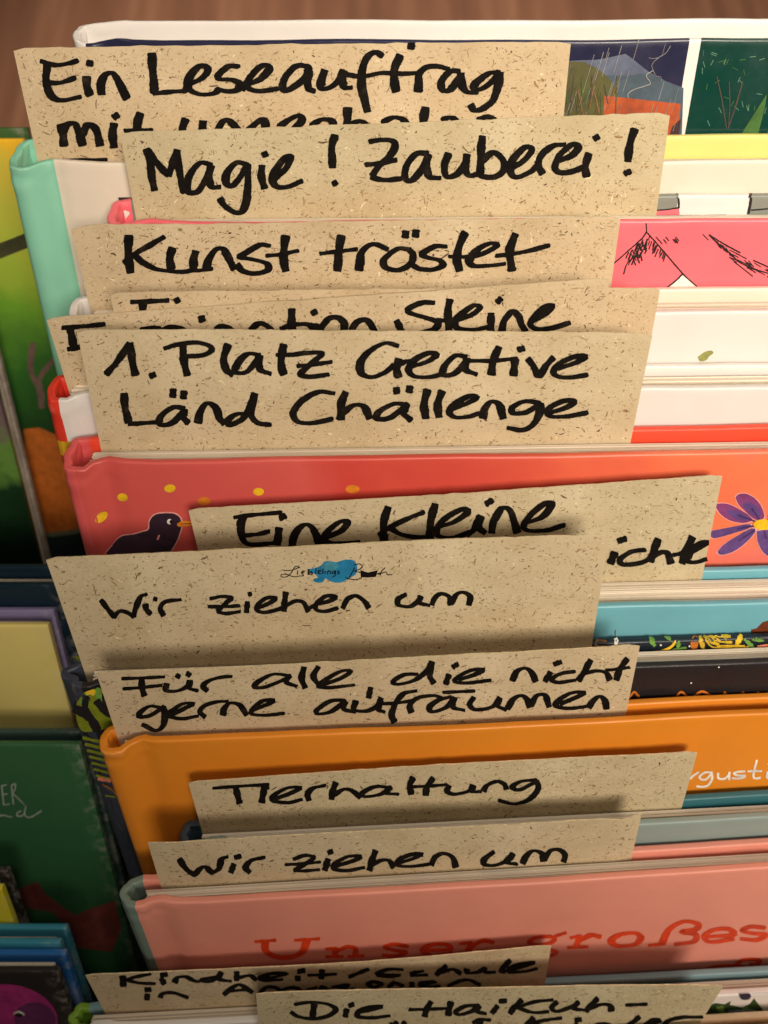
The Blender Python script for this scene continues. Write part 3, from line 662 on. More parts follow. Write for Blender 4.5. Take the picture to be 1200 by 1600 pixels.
for P in ([(232, 97), (190, 90), (150, 150), (110, 185), (60, 187), (60, 165), (110, 165), (170, 185), (230, 180), (270, 175)], [(80, 128), (150, 125), (225, 100)], [(212, 130), (207, 165)], [(250, 150), (275, 140), (262, 130), (245, 150), (268, 168)], [(385, 108), (376, 160)], [(402, 145), (428, 130), (410, 125), (400, 150), (430, 158)],
          [(450, 110), (445, 158)], [(468, 132), (466, 160)], [(490, 160), (496, 130), (517, 135), (522, 158)], [(556, 130), (536, 145), (550, 158), (566, 130), (560, 178), (538, 182)], [(605, 128), (582, 140), (605, 150), (580, 162)],
          [(690, 205), (720, 150), (745, 100)], [(740, 75), (790, 65), (817, 90), (790, 115), (740, 132)], [(740, 132), (800, 150), (810, 190), (760, 212), (690, 205), (660, 190)], [(955, 160), (985, 150), (970, 165)], [(1032, 100), (1000, 130), (985, 172)], [(1000, 152), (1040, 140), (1052, 165), (1098, 165)]):
    lg.stroke(Z(430, 870, 6, P), .85, .7, INK, rl, step=1.0)
lg.stroke(Z(430, 870, 6, [(312, 115), (312, 165)]), 1.5, 1, INK, rl, step=1); lg.stroke(Z(430, 870, 6, [(314, 160), (345, 158), (338, 138), (314, 148)]), 1.2, 1, INK, rl, step=1)
lg.poly(Z(430, 870, 6, [(798, 122), (870, 146), (962, 124), (945, 186), (870, 192), (803, 190)]), INK)
lg.build('logo', on_card(CARDS['C8'], .00004), CARDS['C8'].o)
# --- Fuer alle, die nicht gerne aufraeumen
wr('C9', 180, 1000, 3, 5.9, 2.9, [
 [(37, 180), (120, 178), (228, 172)], [(125, 180), (125, 220), (137, 260)], [(42, 228), (120, 222), (215, 212)], [(242, 205), (240, 235), (290, 238), (340, 215), (350, 192)], [(350, 190), (350, 225), (385, 236)], [(289, 165), (301, 171)], [(338, 156), (349, 164)],
 [(430, 236), (413, 215), (440, 190), (500, 173), (543, 170)], [(817, 166), (740, 160), (670, 195), (655, 220), (700, 220), (790, 185), (820, 167)], [(815, 168), (802, 197), (848, 215)], [(885, 127), (875, 180), (891, 223)], [(952, 125), (930, 170), (957, 212)],
 [(960, 212), (1050, 182), (1103, 147), (1060, 145), (987, 185), (957, 215), (1010, 222), (1118, 210)],
 [(217, 316), (160, 310), (112, 345), (122, 360), (170, 350), (227, 312)], [(225, 314), (234, 350), (225, 400), (190, 423), (130, 396)], [(270, 347), (330, 317), (365, 298), (320, 297), (267, 330), (257, 355), (310, 368), (385, 356)],
 [(420, 358), (397, 335), (420, 307), (470, 290), (525, 286)], [(505, 350), (512, 320), (540, 294), (585, 305), (615, 348)], [(650, 327), (720, 297), (740, 280), (690, 285), (647, 320), (642, 345), (700, 352), (788, 343)],
 [(1072, 281), (1010, 285), (947, 325), (952, 345), (1010, 335), (1080, 287)], [(1078, 288), (1072, 322), (1120, 336)]])
wr('C9', 510, 1000, 2.4, 5.9, 2.9, [
 [(166, 180), (158, 215)], [(340, 127), (290, 130), (250, 155), (270, 165), (330, 150), (380, 112), (395, 82)], [(397, 82), (387, 130), (402, 160)], [(460, 130), (448, 163)], [(475, 100), (492, 90)],
 [(500, 147), (560, 127), (585, 110), (545, 112), (497, 135), (482, 155), (530, 160), (613, 150)], [(697, 150), (715, 117), (745, 105), (770, 122), (785, 153)], [(840, 120), (820, 153)], [(855, 90), (878, 82)],
 [(930, 117), (880, 125), (847, 145), (870, 158), (930, 150)], [(990, 75), (965, 120), (945, 150)], [(960, 127), (1010, 115), (1048, 122), (1062, 148)], [(1127, 70), (1100, 110), (1087, 148)], [(1050, 112), (1090, 108), (1133, 102)],
 [(110, 228), (105, 260), (150, 265), (190, 245), (205, 217)], [(203, 225), (197, 258), (215, 268)], [(335, 190), (290, 200), (260, 235), (245, 280), (255, 306)], [(200, 238), (260, 235), (320, 227)],
 [(318, 270), (312, 245), (340, 217), (400, 207), (430, 215)], [(465, 212), (420, 225), (387, 250), (400, 268), (450, 250), (480, 217)], [(480, 215), (476, 250), (515, 262)], [(442, 195), (553, 190)],
 [(552, 215), (537, 240), (560, 260), (620, 250), (650, 217)], [(650, 217), (642, 245), (672, 260)], [(680, 255), (700, 222), (730, 207), (752, 222), (762, 250)], [(767, 243), (790, 207), (820, 207), (835, 248)],
 [(880, 237), (940, 212), (965, 195), (920, 197), (877, 220), (862, 245), (910, 255), (980, 247)], [(985, 250), (1000, 227), (1025, 210), (1045, 227), (1050, 256)]])
# --- Tierhaltung
wr('C10', 310, 1180, 2.143, 5.9, 2.9, [
 [(52, 110), (130, 104), (233, 98)], [(125, 108), (132, 135), (138, 160)], [(220, 112), (212, 158)], [(215, 112), (232, 106)], [(255, 146), (310, 126), (340, 108), (295, 110), (252, 135), (252, 152), (300, 158), (345, 148)], [(370, 150), (366, 130), (385, 110), (423, 101)],
 [(460, 92), (450, 120), (446, 146)], [(455, 132), (490, 113), (520, 122), (540, 140)], [(640, 107), (590, 105), (547, 128), (560, 138), (610, 130), (645, 107)], [(643, 108), (632, 126), (667, 130)], [(718, 74), (708, 100), (712, 130)],
 [(785, 77), (765, 105), (761, 133)], [(720, 105), (780, 102), (830, 98)], [(840, 102), (833, 120), (860, 130), (910, 117), (920, 100)], [(918, 100), (917, 120), (945, 121)], [(955, 119), (967, 100), (1000, 87), (1025, 97), (1031, 113)],
 [(1130, 82), (1080, 87), (1052, 105), (1075, 115), (1130, 88)], [(1132, 86), (1138, 110), (1110, 145), (1060, 162), (1007, 151)]])
# --- Wir ziehen um
wr('C11', 260, 1270, 3, 6.1, 2.9, [
 [(62, 217), (95, 265), (130, 290)], [(130, 290), (175, 252), (215, 280)], [(215, 280), (245, 262), (260, 217), (285, 206)], [(316, 242), (303, 278)], [(325, 208), (345, 203)], [(390, 278), (371, 255), (400, 222), (458, 208)],
 [(600, 215), (650, 199), (690, 207), (665, 230), (602, 267)], [(602, 269), (640, 272), (713, 266)], [(562, 242), (640, 238), (718, 230)], [(758, 217), (742, 268)], [(760, 186), (776, 180)],
 [(800, 247), (880, 222), (905, 202), (850, 205), (792, 235), (787, 262), (850, 270), (925, 256)], [(980, 177), (965, 220), (952, 268)], [(960, 247), (1000, 224), (1040, 222), (1065, 253)]])
wr('C11', 500, 1270, 3, 6.1, 2.9, [
 [(380, 232), (440, 212), (475, 193), (430, 194), (377, 215), (367, 245), (430, 250), (510, 240)], [(522, 243), (540, 207), (580, 190), (620, 207), (637, 253)], [(812, 185), (772, 215), (772, 240), (820, 245), (880, 222), (905, 192)], [(900, 195), (875, 230), (920, 240)],
 [(950, 235), (967, 202), (1000, 177), (1040, 190), (1048, 225)], [(1052, 217), (1080, 177), (1120, 172), (1148, 195), (1141, 228)]])
# --- Kindheit / Schule in Amazonien
wr('C12', 160, 1480, 3, 5.9, 2.7, [
 [(95, 135), (98, 183)], [(100, 157), (150, 140), (223, 126)], [(110, 152), (170, 166), (243, 170)], [(276, 147), (290, 170)], [(276, 130), (300, 127)], [(340, 163), (352, 142), (390, 138), (430, 156), (448, 160)],
 [(540, 137), (480, 147), (462, 155), (510, 158), (558, 122)], [(556, 118), (550, 148), (600, 158)], [(630, 117), (630, 153)], [(640, 142), (690, 132), (720, 150)], [(740, 147), (800, 140), (860, 123), (800, 122), (742, 140), (762, 155), (840, 150)],
 [(916, 137), (916, 153)], [(920, 113), (945, 108)], [(1030, 107), (1026, 143)], [(967, 130), (1030, 128), (1093, 125)], [(210, 222), (210, 243)], [(205, 198), (224, 197)], [(272, 234), (282, 217), (330, 212), (398, 234)],
 [(572, 218), (620, 182), (650, 177), (700, 209)], [(590, 205), (680, 197)], [(742, 209), (770, 187), (810, 187), (838, 205)], [(842, 203), (870, 190), (910, 190), (928, 206)], [(1000, 190), (962, 200), (1010, 206), (1032, 186)], [(1030, 188), (1062, 204)], [(1080, 185), (1150, 176), (1100, 205), (1180, 196)]])
wr('C12', 500, 1480, 3, 5.7, 2.7, [
 [(225, 102), (140, 137)], [(385, 103), (320, 102), (270, 122), (310, 128), (375, 129), (330, 136), (270, 130)], [(480, 111), (440, 118), (432, 130), (500, 128)], [(590, 87), (562, 110), (547, 127)], [(560, 119), (620, 102), (658, 121)],
 [(690, 102), (692, 118), (740, 115), (770, 97)], [(770, 97), (776, 115), (818, 115)], [(890, 62), (860, 92), (852, 117)], [(890, 106), (960, 87), (1003, 69), (940, 77), (887, 100), (892, 115), (960, 112), (1013, 99)],
 [(222, 170), (250, 185), (290, 172), (250, 160), (222, 170)], [(322, 184), (350, 165), (388, 180)], [(430, 166), (430, 184)], [(470, 176), (540, 161), (480, 165), (482, 185), (558, 180)], [(602, 180), (650, 158), (700, 152), (748, 175)]])
# --- Die HaiKuh-
wr('C13', 160, 1480, 3, 5.9, 2.9, [[(905, 267), (970, 258), (1050, 265), (1093, 290), (1060, 320), (990, 335), (920, 325), (887, 306)], [(993, 268), (985, 328)]])
wr('C13', 500, 1480, 3, 5.9, 2.9, [
 [(125, 292), (119, 323)], [(140, 273), (155, 268)], [(190, 302), (260, 287), (290, 276), (230, 279), (182, 300), (182, 325), (250, 330), (323, 321)], [(520, 257), (500, 290), (491, 323)], [(615, 257), (605, 290), (601, 318)], [(422, 292), (500, 290), (600, 286)],
 [(730, 271), (680, 276), (637, 300), (652, 315), (710, 300), (745, 272)], [(743, 274), (737, 300), (773, 310)], [(830, 277), (807, 306)], [(845, 252), (870, 250)], [(945, 247), (910, 280), (892, 308)], [(910, 287), (1000, 257), (1088, 246)], [(925, 282), (1000, 305), (1068, 301)]])
wr('C13', 720, 1480, 3, 5.9, 2.9, [
 [(450, 257), (427, 280), (450, 300), (520, 277), (550, 257)], [(547, 260), (532, 285), (588, 295)], [(640, 240), (610, 270), (587, 298)], [(602, 287), (660, 267), (698, 273), (705, 298)], [(780, 270), (868, 266)],
 [(60, 352), (90, 338), (135, 340)], [(95, 340), (70, 400)], [(340, 330), (300, 375)], [(320, 355), (400, 340), (468, 331)], [(330, 352), (420, 385)], [(540, 340), (560, 338)], [(545, 360), (535, 385)], [(610, 385), (640, 362), (690, 360), (710, 385)], [(835, 327), (780, 370)], [(800, 362), (740, 375), (760, 395), (810, 370)],
 [(870, 370), (930, 342), (900, 340), (860, 370), (880, 390)], [(950, 375), (970, 345), (1030, 328), (1128, 326)], [(-320, 360), (-340, 385)], [(-270, 353), (-262, 360)], [(-310, 353), (-300, 360)]])
for k in CARDS.values(): k.ink.build('lettering', on_card(k), k.o)

# ------------------------------------------------------------------ printed pictures and titles on the covers
rp = random.Random(21)
def printed(key, name, face, fn):
    k = Ink(); fn(k); return k.build(name, face(BOOKS[key]), BOOKS[key].root, 3.0e-6 if key in 'BDLM' else 7.0e-6)
YD = flat('print_yellow', (238, 190, 34)); YO = flat('print_amber', (232, 140, 40)); PP = flat('print_plum', (52, 34, 50)); PL = flat('print_pink_line', (244, 168, 160)); WHT = flat('print_white', (244, 238, 226)); PB = flat('print_black', (26, 20, 20))
OL = flat('print_olive', (134, 92, 50)); VI = flat('print_violet', (98, 68, 128)); VI2 = flat('print_violet_dark', (70, 44, 100)); MG = flat('print_magenta', (168, 52, 104)); MG2 = flat('print_mauve', (132, 62, 116))
DOTS = ((160.5, 803, 9.5, 7, -.6, YD), (191.5, 777, 8, 6.2, .2, YD), (265.5, 763, 8.8, 6.4, -.1, YD), (404, 768, 8.5, 6, 0, YD), (551, 764, 11, 6.5, 0, YO), (319, 783, 10, 6.5, 0, YO))
def bird(k):
    body = Z(140, 750, 6.667, [(120, 800), (180, 720), (250, 650), (330, 582), (450, 567), (560, 535), (612, 512), (620, 430), (660, 372), (720, 345), (800, 340), (885, 348), (940, 385), (962, 440), (955, 520), (920, 620), (870, 710), (820, 790), (600, 830), (300, 830)])
    k.poly(body, PP, True)
    k.stroke([(x, y-.6) for x, y in body[:10]], 1.0, 1.0, PL, rp, rough=.2); k.stroke([(x+.3, y-.4) for x, y in body[9:15]], 1.2, 1.0, PL, rp, rough=.2); k.stroke(body[14:18], .8, .8, PL, rp, rough=.2)
    k.poly(Z(140, 750, 6.667, [(380, 640), (450, 670), (560, 740), (600, 800), (420, 800)]), OL)
    k.stroke(Z(140, 750, 6.667, [(725, 575), (700, 630), (640, 680), (550, 720)]), 1.4, 1.2, PL, rp)
    k.poly(Z(140, 750, 6.667, [(912, 455), (965, 424), (1060, 428), (1120, 450), (1060, 472), (930, 486)]), YO, True)
    k.stroke(Z(140, 750, 6.667, [(950, 455), (1060, 452)]), .7, .5, PP, rp)
    k.ell(265.0, 814.8, 4.0, 4.3, WHT); k.ell(267.3, 815.0, 2.3, 2.9, PB)
def flower(k):
    o = lambda P: Z(1090, 700, 5.336, P)
    pet = [o([(140, 465), (240, 463), (330, 500), (440, 570), (452, 605), (370, 625), (260, 600), (180, 540)]), o([(315, 410), (345, 383), (420, 385), (500, 440), (545, 520), (552, 585), (480, 597), (400, 530), (340, 470)]),
           o([(110, 690), (250, 663), (380, 638), (440, 635), (430, 665), (330, 700), (130, 752)]), o([(165, 862), (215, 805), (330, 730), (450, 668), (482, 690), (420, 770), (320, 850), (220, 888), (175, 882)]),
           o([(490, 690), (560, 680), (625, 690), (660, 800), (620, 900), (550, 872), (500, 780)]), o([(590, 560), (650, 470), (740, 420), (780, 500), (690, 595), (610, 612)]), o([(620, 640), (720, 625), (820, 660), (720, 705), (630, 690)])]
    for p in pet:
        c = np.mean(np.array(p), 0); k.poly([(np.array(q)-c)*1.07+c for q in p], PL, True); k.poly(p, MG2 if c[0] < 1172 and c[1] < 815 else VI, True)
        f = np.array(o([(545, 635)])[0]); g = (c*.62+f*.38); k.poly([(np.array(q)-g)*np.array([.62, .55])+g for q in p], VI, True)
        k.stroke([c*.85+f*.15, c*.55+f*.45, c*.3+f*.7], 1.5, 1.3, VI2, rp)
    k.ell(1192.2, 819, 15.5, 8.4, YD)
[printed('G', 'yellow_dot', front, lambda k, d=d: k.ell(d[0], d[1], d[2], d[3], d[5], d[4])) for d in DOTS]; printed('G', 'bird_picture', front, bird); printed('G', 'flower_picture', front, flower)

def pen(k):
    o = lambda P: Z(940, 290, 4.615, P); L = lambda P, w=1.0: k.stroke(o(P), w, w, PB, rp, step=1.5, rough=.2)
    k.poly(o([(578, 640), (690, 730), (470, 740), (505, 705)]), WHT)
    L([(320, 258), (324, 330)]); L([(324, 330), (290, 380), (200, 460), (110, 540), (40, 600)], 1.1); L([(324, 335), (400, 420), (520, 560), (600, 650), (690, 730)], 1.2); L([(580, 640), (540, 680), (470, 735)], 1.3)
    for i in range(26):
        x = rp.uniform(170, 330); y = 330 + abs(325-x)*.9 + rp.uniform(20, 120); L([(x, y), (x-rp.uniform(8, 30), y+rp.uniform(35, 65))], rp.uniform(.6, 1.2))
    for i in range(14):
        x = rp.uniform(215, 320); y = 370 + abs(325-x)*.8 + rp.uniform(0, 90); L([(x, y), (x+rp.uniform(10, 30), y+rp.uniform(25, 60))], rp.uniform(.7, 1.2))
    for i in range(16):
        x = rp.uniform(330, 460); y = 340+(x-325)*1.0 + rp.uniform(0, 40); L([(x, y), (x-rp.uniform(5, 25), y+rp.uniform(25, 60))], .7)
    for i in range(8):
        x = rp.uniform(360, 550); y = rp.uniform(355, 400); L([(x, y), (x+22, y+28)], .7)
def slope(k):
    o = lambda P: Z(940, 290, 4.615, P); L = lambda P, w=1.0: k.stroke(o(P), w, w, PB, rp, step=1.5, rough=.2)
    L([(730, 352), (770, 392)], .9); L([(775, 355), (880, 420), (1000, 485)], 1.3); L([(775, 355), (830, 410), (930, 490), (990, 550), (1100, 600), (1220, 640)], 1.2); L([(1095, 540), (1230, 600)], 1.2); L([(955, 548), (1090, 655)], 1.0)
    for i in range(22):
        x = rp.uniform(900, 1210); y = 470+(x-900)*.5+rp.uniform(-20, 50); L([(x, y), (x+rp.uniform(30, 80), y+rp.uniform(20, 45))], .8)
    for i in range(8):
        x = rp.uniform(800, 900); y = 380+(x-800)*.7; L([(x, y), (x+30, y+50)], .7)
def spine_bit(k):
    k.poly([(176, 352), (190, 356), (196, 420), (182, 420)], WHT); k.poly([(190, 356), (230, 360), (230, 380), (200, 380)], PB)
printed('D', 'peak_drawing', front, pen); printed('D', 'slope_drawing', front, slope); printed('D', 'spine_drawing', front, spine_bit)
def dback(k):
    o = lambda P: Z(940, 290, 4.615, P); L = lambda P, w=1.2: k.stroke(o(P), w, w, PB, rp, step=1.5, rough=.25)
    k.poly(o([(380, 178), (558, 160), (562, 216), (380, 222)]), PK)
    L([(543, 48), (555, 100), (556, 160)], 1.6); L([(380, 178), (470, 172), (556, 158)], 1.2); L([(1072, 45), (1076, 110), (1060, 200)], 2.2); L([(1080, 178), (1200, 168)]); L([(380, 216), (720, 214)], .7); L([(735, 214), (900, 212)], .7)
def dcorner(k):
    k.poly([(186, 306), (206, 306), (208, 345), (198, 345)], PB); k.poly([(190, 318), (197, 316), (203, 334), (196, 342)], WHT)
printed('D', 'back_drawing', inner, dback); printed('D', 'corner_print', inner, dcorner)

NY = flat('print_night', (36, 34, 58), .35); SL = flat('print_slate_blue', (92, 100, 122), .35); SL2 = flat('print_slate', (72, 88, 100), .35); MO = flat('print_moss', (84, 82, 42), .35); RU = flat('print_rust', (176, 78, 36), .35); RN = flat('print_rain', (146, 142, 138), .35); RN2 = flat('print_lightning', (186, 182, 166), .35); GS = flat('print_grass', (66, 106, 46), .35); BRN = flat('print_bark', (74, 66, 58), .35); PGN = flat('print_pale_green', (96, 140, 110), .35); DBR = flat('print_dark_brown', (66, 40, 40), .35)
def storm(k):
    o = lambda P: Z(880, 40, 3.75, P); L = lambda P, w, m: k.stroke(o(P), w, w, m, rp, step=1.5, rough=.2)
    k.poly(o([(-300, 230), (60, 205), (200, 200), (300, 180), (365, 165), (400, 190), (500, 270), (600, 325), (705, 365), (695, 640), (-300, 640)]), SL)
    k.poly(o([(-300, 300), (260, 290), (380, 295), (500, 275), (600, 325), (705, 368), (690, 640), (-300, 640)]), SL2)
    k.poly(o([(-300, 240), (50, 210), (120, 212), (200, 250), (260, 300), (320, 380), (345, 640), (-300, 640)]), MO, False)
    k.poly(o([(240, 410), (380, 425), (560, 445), (688, 458), (672, 640), (230, 640)]), RU); k.poly(o([(640, 590), (690, 545), (680, 640), (620, 640)]), DBR)
    for i in range(46):
        x = rp.uniform(-250, 720); y = rp.uniform(70, 520); ln = rp.uniform(60, 170)
        if x > 700: continue
        L([(x, y), (x-ln*.30, y+ln)], rp.uniform(.2, .45), RN)
    for i in range(26):
        x = rp.uniform(-60, 330); y = rp.uniform(280, 420); L([(x, y), (x-rp.uniform(-40, 70), y+rp.uniform(90, 200))], rp.uniform(.4, .9), rp.choice((BRN, MO, OL, GS)))
    L([(628, 118), (600, 160), (560, 185), (520, 225), (525, 260), (545, 295), (570, 300), (572, 325)], .4, RN); L([(560, 185), (530, 192), (500, 188)], .35, RN); L([(525, 262), (485, 292), (510, 335), (480, 352), (410, 375), (378, 400), (380, 420)], .45, RN2)
def plants(k):
    o = lambda P: Z(880, 40, 3.75, P); L = lambda P, w, m: k.stroke(o(P), w, w, m, rp, step=1.5, rough=.2)
    for i in range(30):
        x = rp.uniform(800, 1200); y = rp.uniform(140, 560); a = rp.uniform(0, 3.1); L([(x, y), (x+34*math.cos(a), y+34*math.sin(a))], .45, rp.choice((PGN, GS, PGN)))
    L([(900, 300), (930, 440), (955, 600)], .9, BRN); L([(972, 330), (975, 460), (968, 600)], .8, BRN); L([(1050, 330), (1010, 470), (970, 590)], 1.0, BRN)
    k.poly(o([(1192, 400), (1180, 480), (1140, 640), (1040, 640), (1090, 560)]), GS); k.poly(o([(1260, 430), (1230, 640), (1190, 640)]), GS)
printed('B', 'storm_picture', front, storm); printed('B', 'plant_picture', front, plants)
SM = flat('print_smudge', (150, 152, 84), .6); 
printed('E', 'smudge', front, lambda k: k.poly([(1090, 558), (1098, 552), (1104, 549), (1112, 548), (1115, 552), (1108, 557), (1104, 563), (1094, 565)], SM, True))
CHK = flat('print_check_yellow', (240, 184, 40))
BR2 = flat('print_chestnut', (112, 52, 28))
printed('H', 'brown_shape', front, lambda k: k.poly(Z(1090, 700, 5.336, [(440, 1560), (445, 1510), (490, 1500), (540, 1450), (600, 1430), (700, 1430), (700, 1600), (440, 1600)]), BR2)); printed('H', 'thin_mark', front, lambda k: k.stroke([(961, 984), (961, 1004)], .8, .8, BR2, rp))
FY = flat('print_flower_yellow', (236, 196, 52), .4); FG_ = flat('print_leaf', (112, 160, 70), .4); FO = flat('print_flower_orange', (214, 120, 44), .4); FP = flat('print_flower_peach', (232, 140, 104), .4); FOL = flat('print_leaf_olive', (128, 138, 34), .45)
def flower_back(k):
    o = lambda P: Z(920, 960, 4.286, P); S = lambda P, w, m: k.stroke(o(P), w, w, m, rp, step=1.5)
    k.ell(*o([(708, 190)])[0], 6, 11.5, FO, .15)
    for (a, b, w, m) in (((745, 145), (775, 240), 2.6, FY), ((770, 145), (870, 200), 3.0, FY), ((810, 145), (955, 185), 2.8, FY), ((890, 140), (945, 150), 2.6, FY), ((1020, 140), (990, 200), 3.4, FY), ((965, 215), (1070, 218), 2.8, FY), ((1100, 165), (1170, 172), 2.4, FG_), ((1045, 165), (1110, 225), 2.4, FG_), ((410, 155), (440, 205), 3.2, FG_), ((510, 148), (545, 168), 2.6, FG_), ((605, 180), (595, 220), 2.6, FG_), ((600, 235), (650, 218), 2.2, FG_), ((545, 245), (600, 228), 2.0, FG_)):
        m_ = ((a[0]+b[0])/2, (a[1]+b[1])/2); c = (m_[0]-(b[1]-a[1])*.1, m_[1]+(b[0]-a[0])*.08)
        S([a, c, b], w*.8, m); S([(a[0]*.75+b[0]*.25, a[1]*.75+b[1]*.25), (a[0]*.3+b[0]*.7, a[1]*.3+b[1]*.7)], w*1.25, m)
    S([(580, 180), (540, 220), (470, 245), (360, 258)], 2.0, FY); S([(770, 150), (830, 215), (960, 215), (860, 245)], 1.2, FY); S([(860, 210), (900, 205), (1000, 205)], 1.2, FY)
    k.poly(o([(1125, 205), (1220, 195), (1240, 240), (1140, 232)]), FP, True); k.poly(o([(50, 170), (120, 180), (110, 215), (40, 205)]), OL, True)
    for q in range(5): k.ell(*o([(182+9*math.cos(q*1.256), 180+12*math.sin(q*1.256))])[0], 1.6, 1.8, WHT)
    for (x, y) in ((672, 208), (672, 240), (480, 200)): k.ell(*o([(x, y)])[0], 1.5, 1.5, WHT)
printed('I', 'corner_print', inner, lambda k: k.poly([(112, 1026), (122, 1025), (133, 1030), (142, 1036), (144, 1049), (134, 1047), (124, 1033)], FOL, True))
printed('I', 'back_floral_picture', inner, flower_back)
def flower_front(k):
    o = lambda P: Z(90, 1010, 5.333, P); S = lambda P, w, m: k.stroke(o(P), w, w, m, rp, step=2)
    k.poly(o([(225, 380), (330, 350), (420, 400), (480, 560), (520, 640), (330, 700), (200, 700), (150, 560), (160, 470)]), FOL, True)
    k.ell(*o([(320, 540)])[0], 15, 16, FOL); S([(190, 470), (240, 400), (250, 480)], 3, FG_); S([(340, 350), (330, 400), (370, 440), (440, 540)], 4, FG_)
    S([(245, 390), (300, 370), (290, 400)], 3, FY)
    for (P, w) in (([(150, 520), (260, 580), (330, 690)], 7), ([(330, 460), (400, 530), (500, 600)], 7), ([(240, 420), (230, 500), (260, 560), (240, 600)], 5), ([(390, 400), (400, 470), (470, 560)], 4)): S(P, w, BK)
    for i in range(7):
        y = 760+i*52; S([(215+i*18, y), (290+i*18, y+18), (380+i*14, y+36)], 2.6-.15*i, FOL)
    S([(340, 1100), (400, 1108), (440, 1115)], 3, FP); S([(380, 1150), (450, 1190), (490, 1230)], 1.6, OL); S([(400, 1240), (480, 1250)], 1.2, FOL)
def orange_title(k):
    q = lambda P: Z(920, 960, 4.286, P)
    for (a, b) in ((270, 335), (580, 655), (690, 825), (895, 925), (1020, 1045), (1118, 1148), (1190, 1215)):
        k.stroke(q([(a, 560), ((a+b)/2, 522-(b-a)*.05), (b, 548)]), 1.6, 1.8, FO, rp)
    for (x, y) in ((870, 352), (685, 458)): k.ell(*q([(x, y)])[0], 1.3, 1.2, WHT)
printed('I', 'floral_picture', front, flower_front); printed('I', 'title_lettering', front, orange_title)
def white_title(k):
    for P in ([(290, 425), (330, 385), (385, 350)], [(545, 352), (460, 355), (400, 400), (420, 435), (480, 430), (540, 365)], [(540, 362), (545, 430), (500, 500), (440, 520), (365, 515)], [(615, 362), (620, 420), (680, 430), (735, 390), (750, 352)], [(747, 352), (745, 438)], [(930, 342), (850, 346), (800, 365), (850, 390), (930, 390), (920, 410), (850, 425), (785, 420)], [(1070, 212), (1030, 390), (1060, 425), (1110, 415)], [(965, 340), (1125, 338)], [(1200, 350), (1188, 410), (1215, 425)], [(1270, 430), (1285, 355), (1340, 350), (1350, 420)], [(1205, 250), (1212, 262)]):
        k.stroke(Z(1040, 1160, 7.5, P), 1.7, 1.6, WHT, rp, step=1.5, rough=.06)
printed('J', 'title_lettering', front, white_title)
TR_ = flat('print_title_red', (220, 66, 28), .4)
def big_title(k):
    o = lambda P: Z(380, 1420, 1.4634, P); S = lambda P, a=4.6, b=3.0: k.stroke(o(P), a*1.2, b*1.12, TR_, rp, step=2, rough=.03)
    T = lambda P: S(P, 2.2, 2.3)
    T([(27, 76), (74, 72)]); S([(50, 76), (52, 96), (75, 110), (110, 110), (135, 98), (146, 71)], 6, 3.4); T([(118, 72), (174, 68)])
    S([(212, 90), (210, 106)]); S([(214, 96), (238, 86), (256, 90), (256, 106)], 4.6, 2.6); T([(190, 91), (212, 89)]); T([(190, 109), (228, 108)]); T([(240, 108), (276, 106)])
    S([(375, 84), (345, 79), (324, 86), (345, 93), (370, 97), (350, 106), (320, 104)], 4.2, 2.6)
    S([(420, 93), (472, 90), (462, 79), (430, 80), (412, 92), (428, 104), (476, 99)], 5, 2.6)
    S([(520, 76), (514, 98)]); S([(522, 84), (548, 71), (572, 75)], 4, 3.2); T([(496, 78), (522, 75)]); T([(494, 101), (540, 98)])
    S([(702, 62), (672, 64), (655, 74), (672, 82), (700, 78), (712, 68), (702, 62)], 4.4, 2.6); T([(712, 62), (738, 54)]); S([(668, 82), (662, 90), (700, 92), (716, 98), (700, 106), (664, 106)], 4, 2.6)
    S([(770, 62), (762, 84)]); S([(770, 72), (795, 60), (816, 64)], 4, 3.4); T([(748, 66), (772, 61)]); T([(742, 88), (788, 86)])
    S([(912, 66), (895, 56), (860, 60), (842, 74), (858, 85), (895, 82), (912, 66)], 5.4, 2.8)
    S([(958, 80), (975, 48), (1008, 30), (1040, 36), (1035, 48), (1005, 54), (1035, 60), (1030, 76), (990, 82)], 5, 3); T([(928, 84), (962, 81)])
    S([(1065, 65), (1120, 60), (1108, 47), (1075, 50), (1055, 64), (1070, 77), (1120, 70)], 5.2, 2.8)
    S([(1192, 44), (1160, 42), (1142, 51), (1165, 57), (1194, 60), (1175, 72), (1140, 70)], 4.6, 2.8)
    q = lambda P: Z(960, 1500, 5, P)
    k.stroke(q([(700, 85), (780, 55), (900, 45), (1020, 50)]), 2.4, 2.2, TR_, rp); k.stroke(q([(950, 80), (965, 30), (1010, 2), (1090, -2), (1135, 10), (1110, 38), (1060, 36)]), 4.4, 3.0, TR_, rp)
printed('L', 'title_lettering', front, big_title)
MGL = flat('print_magenta_line', (206, 40, 104))
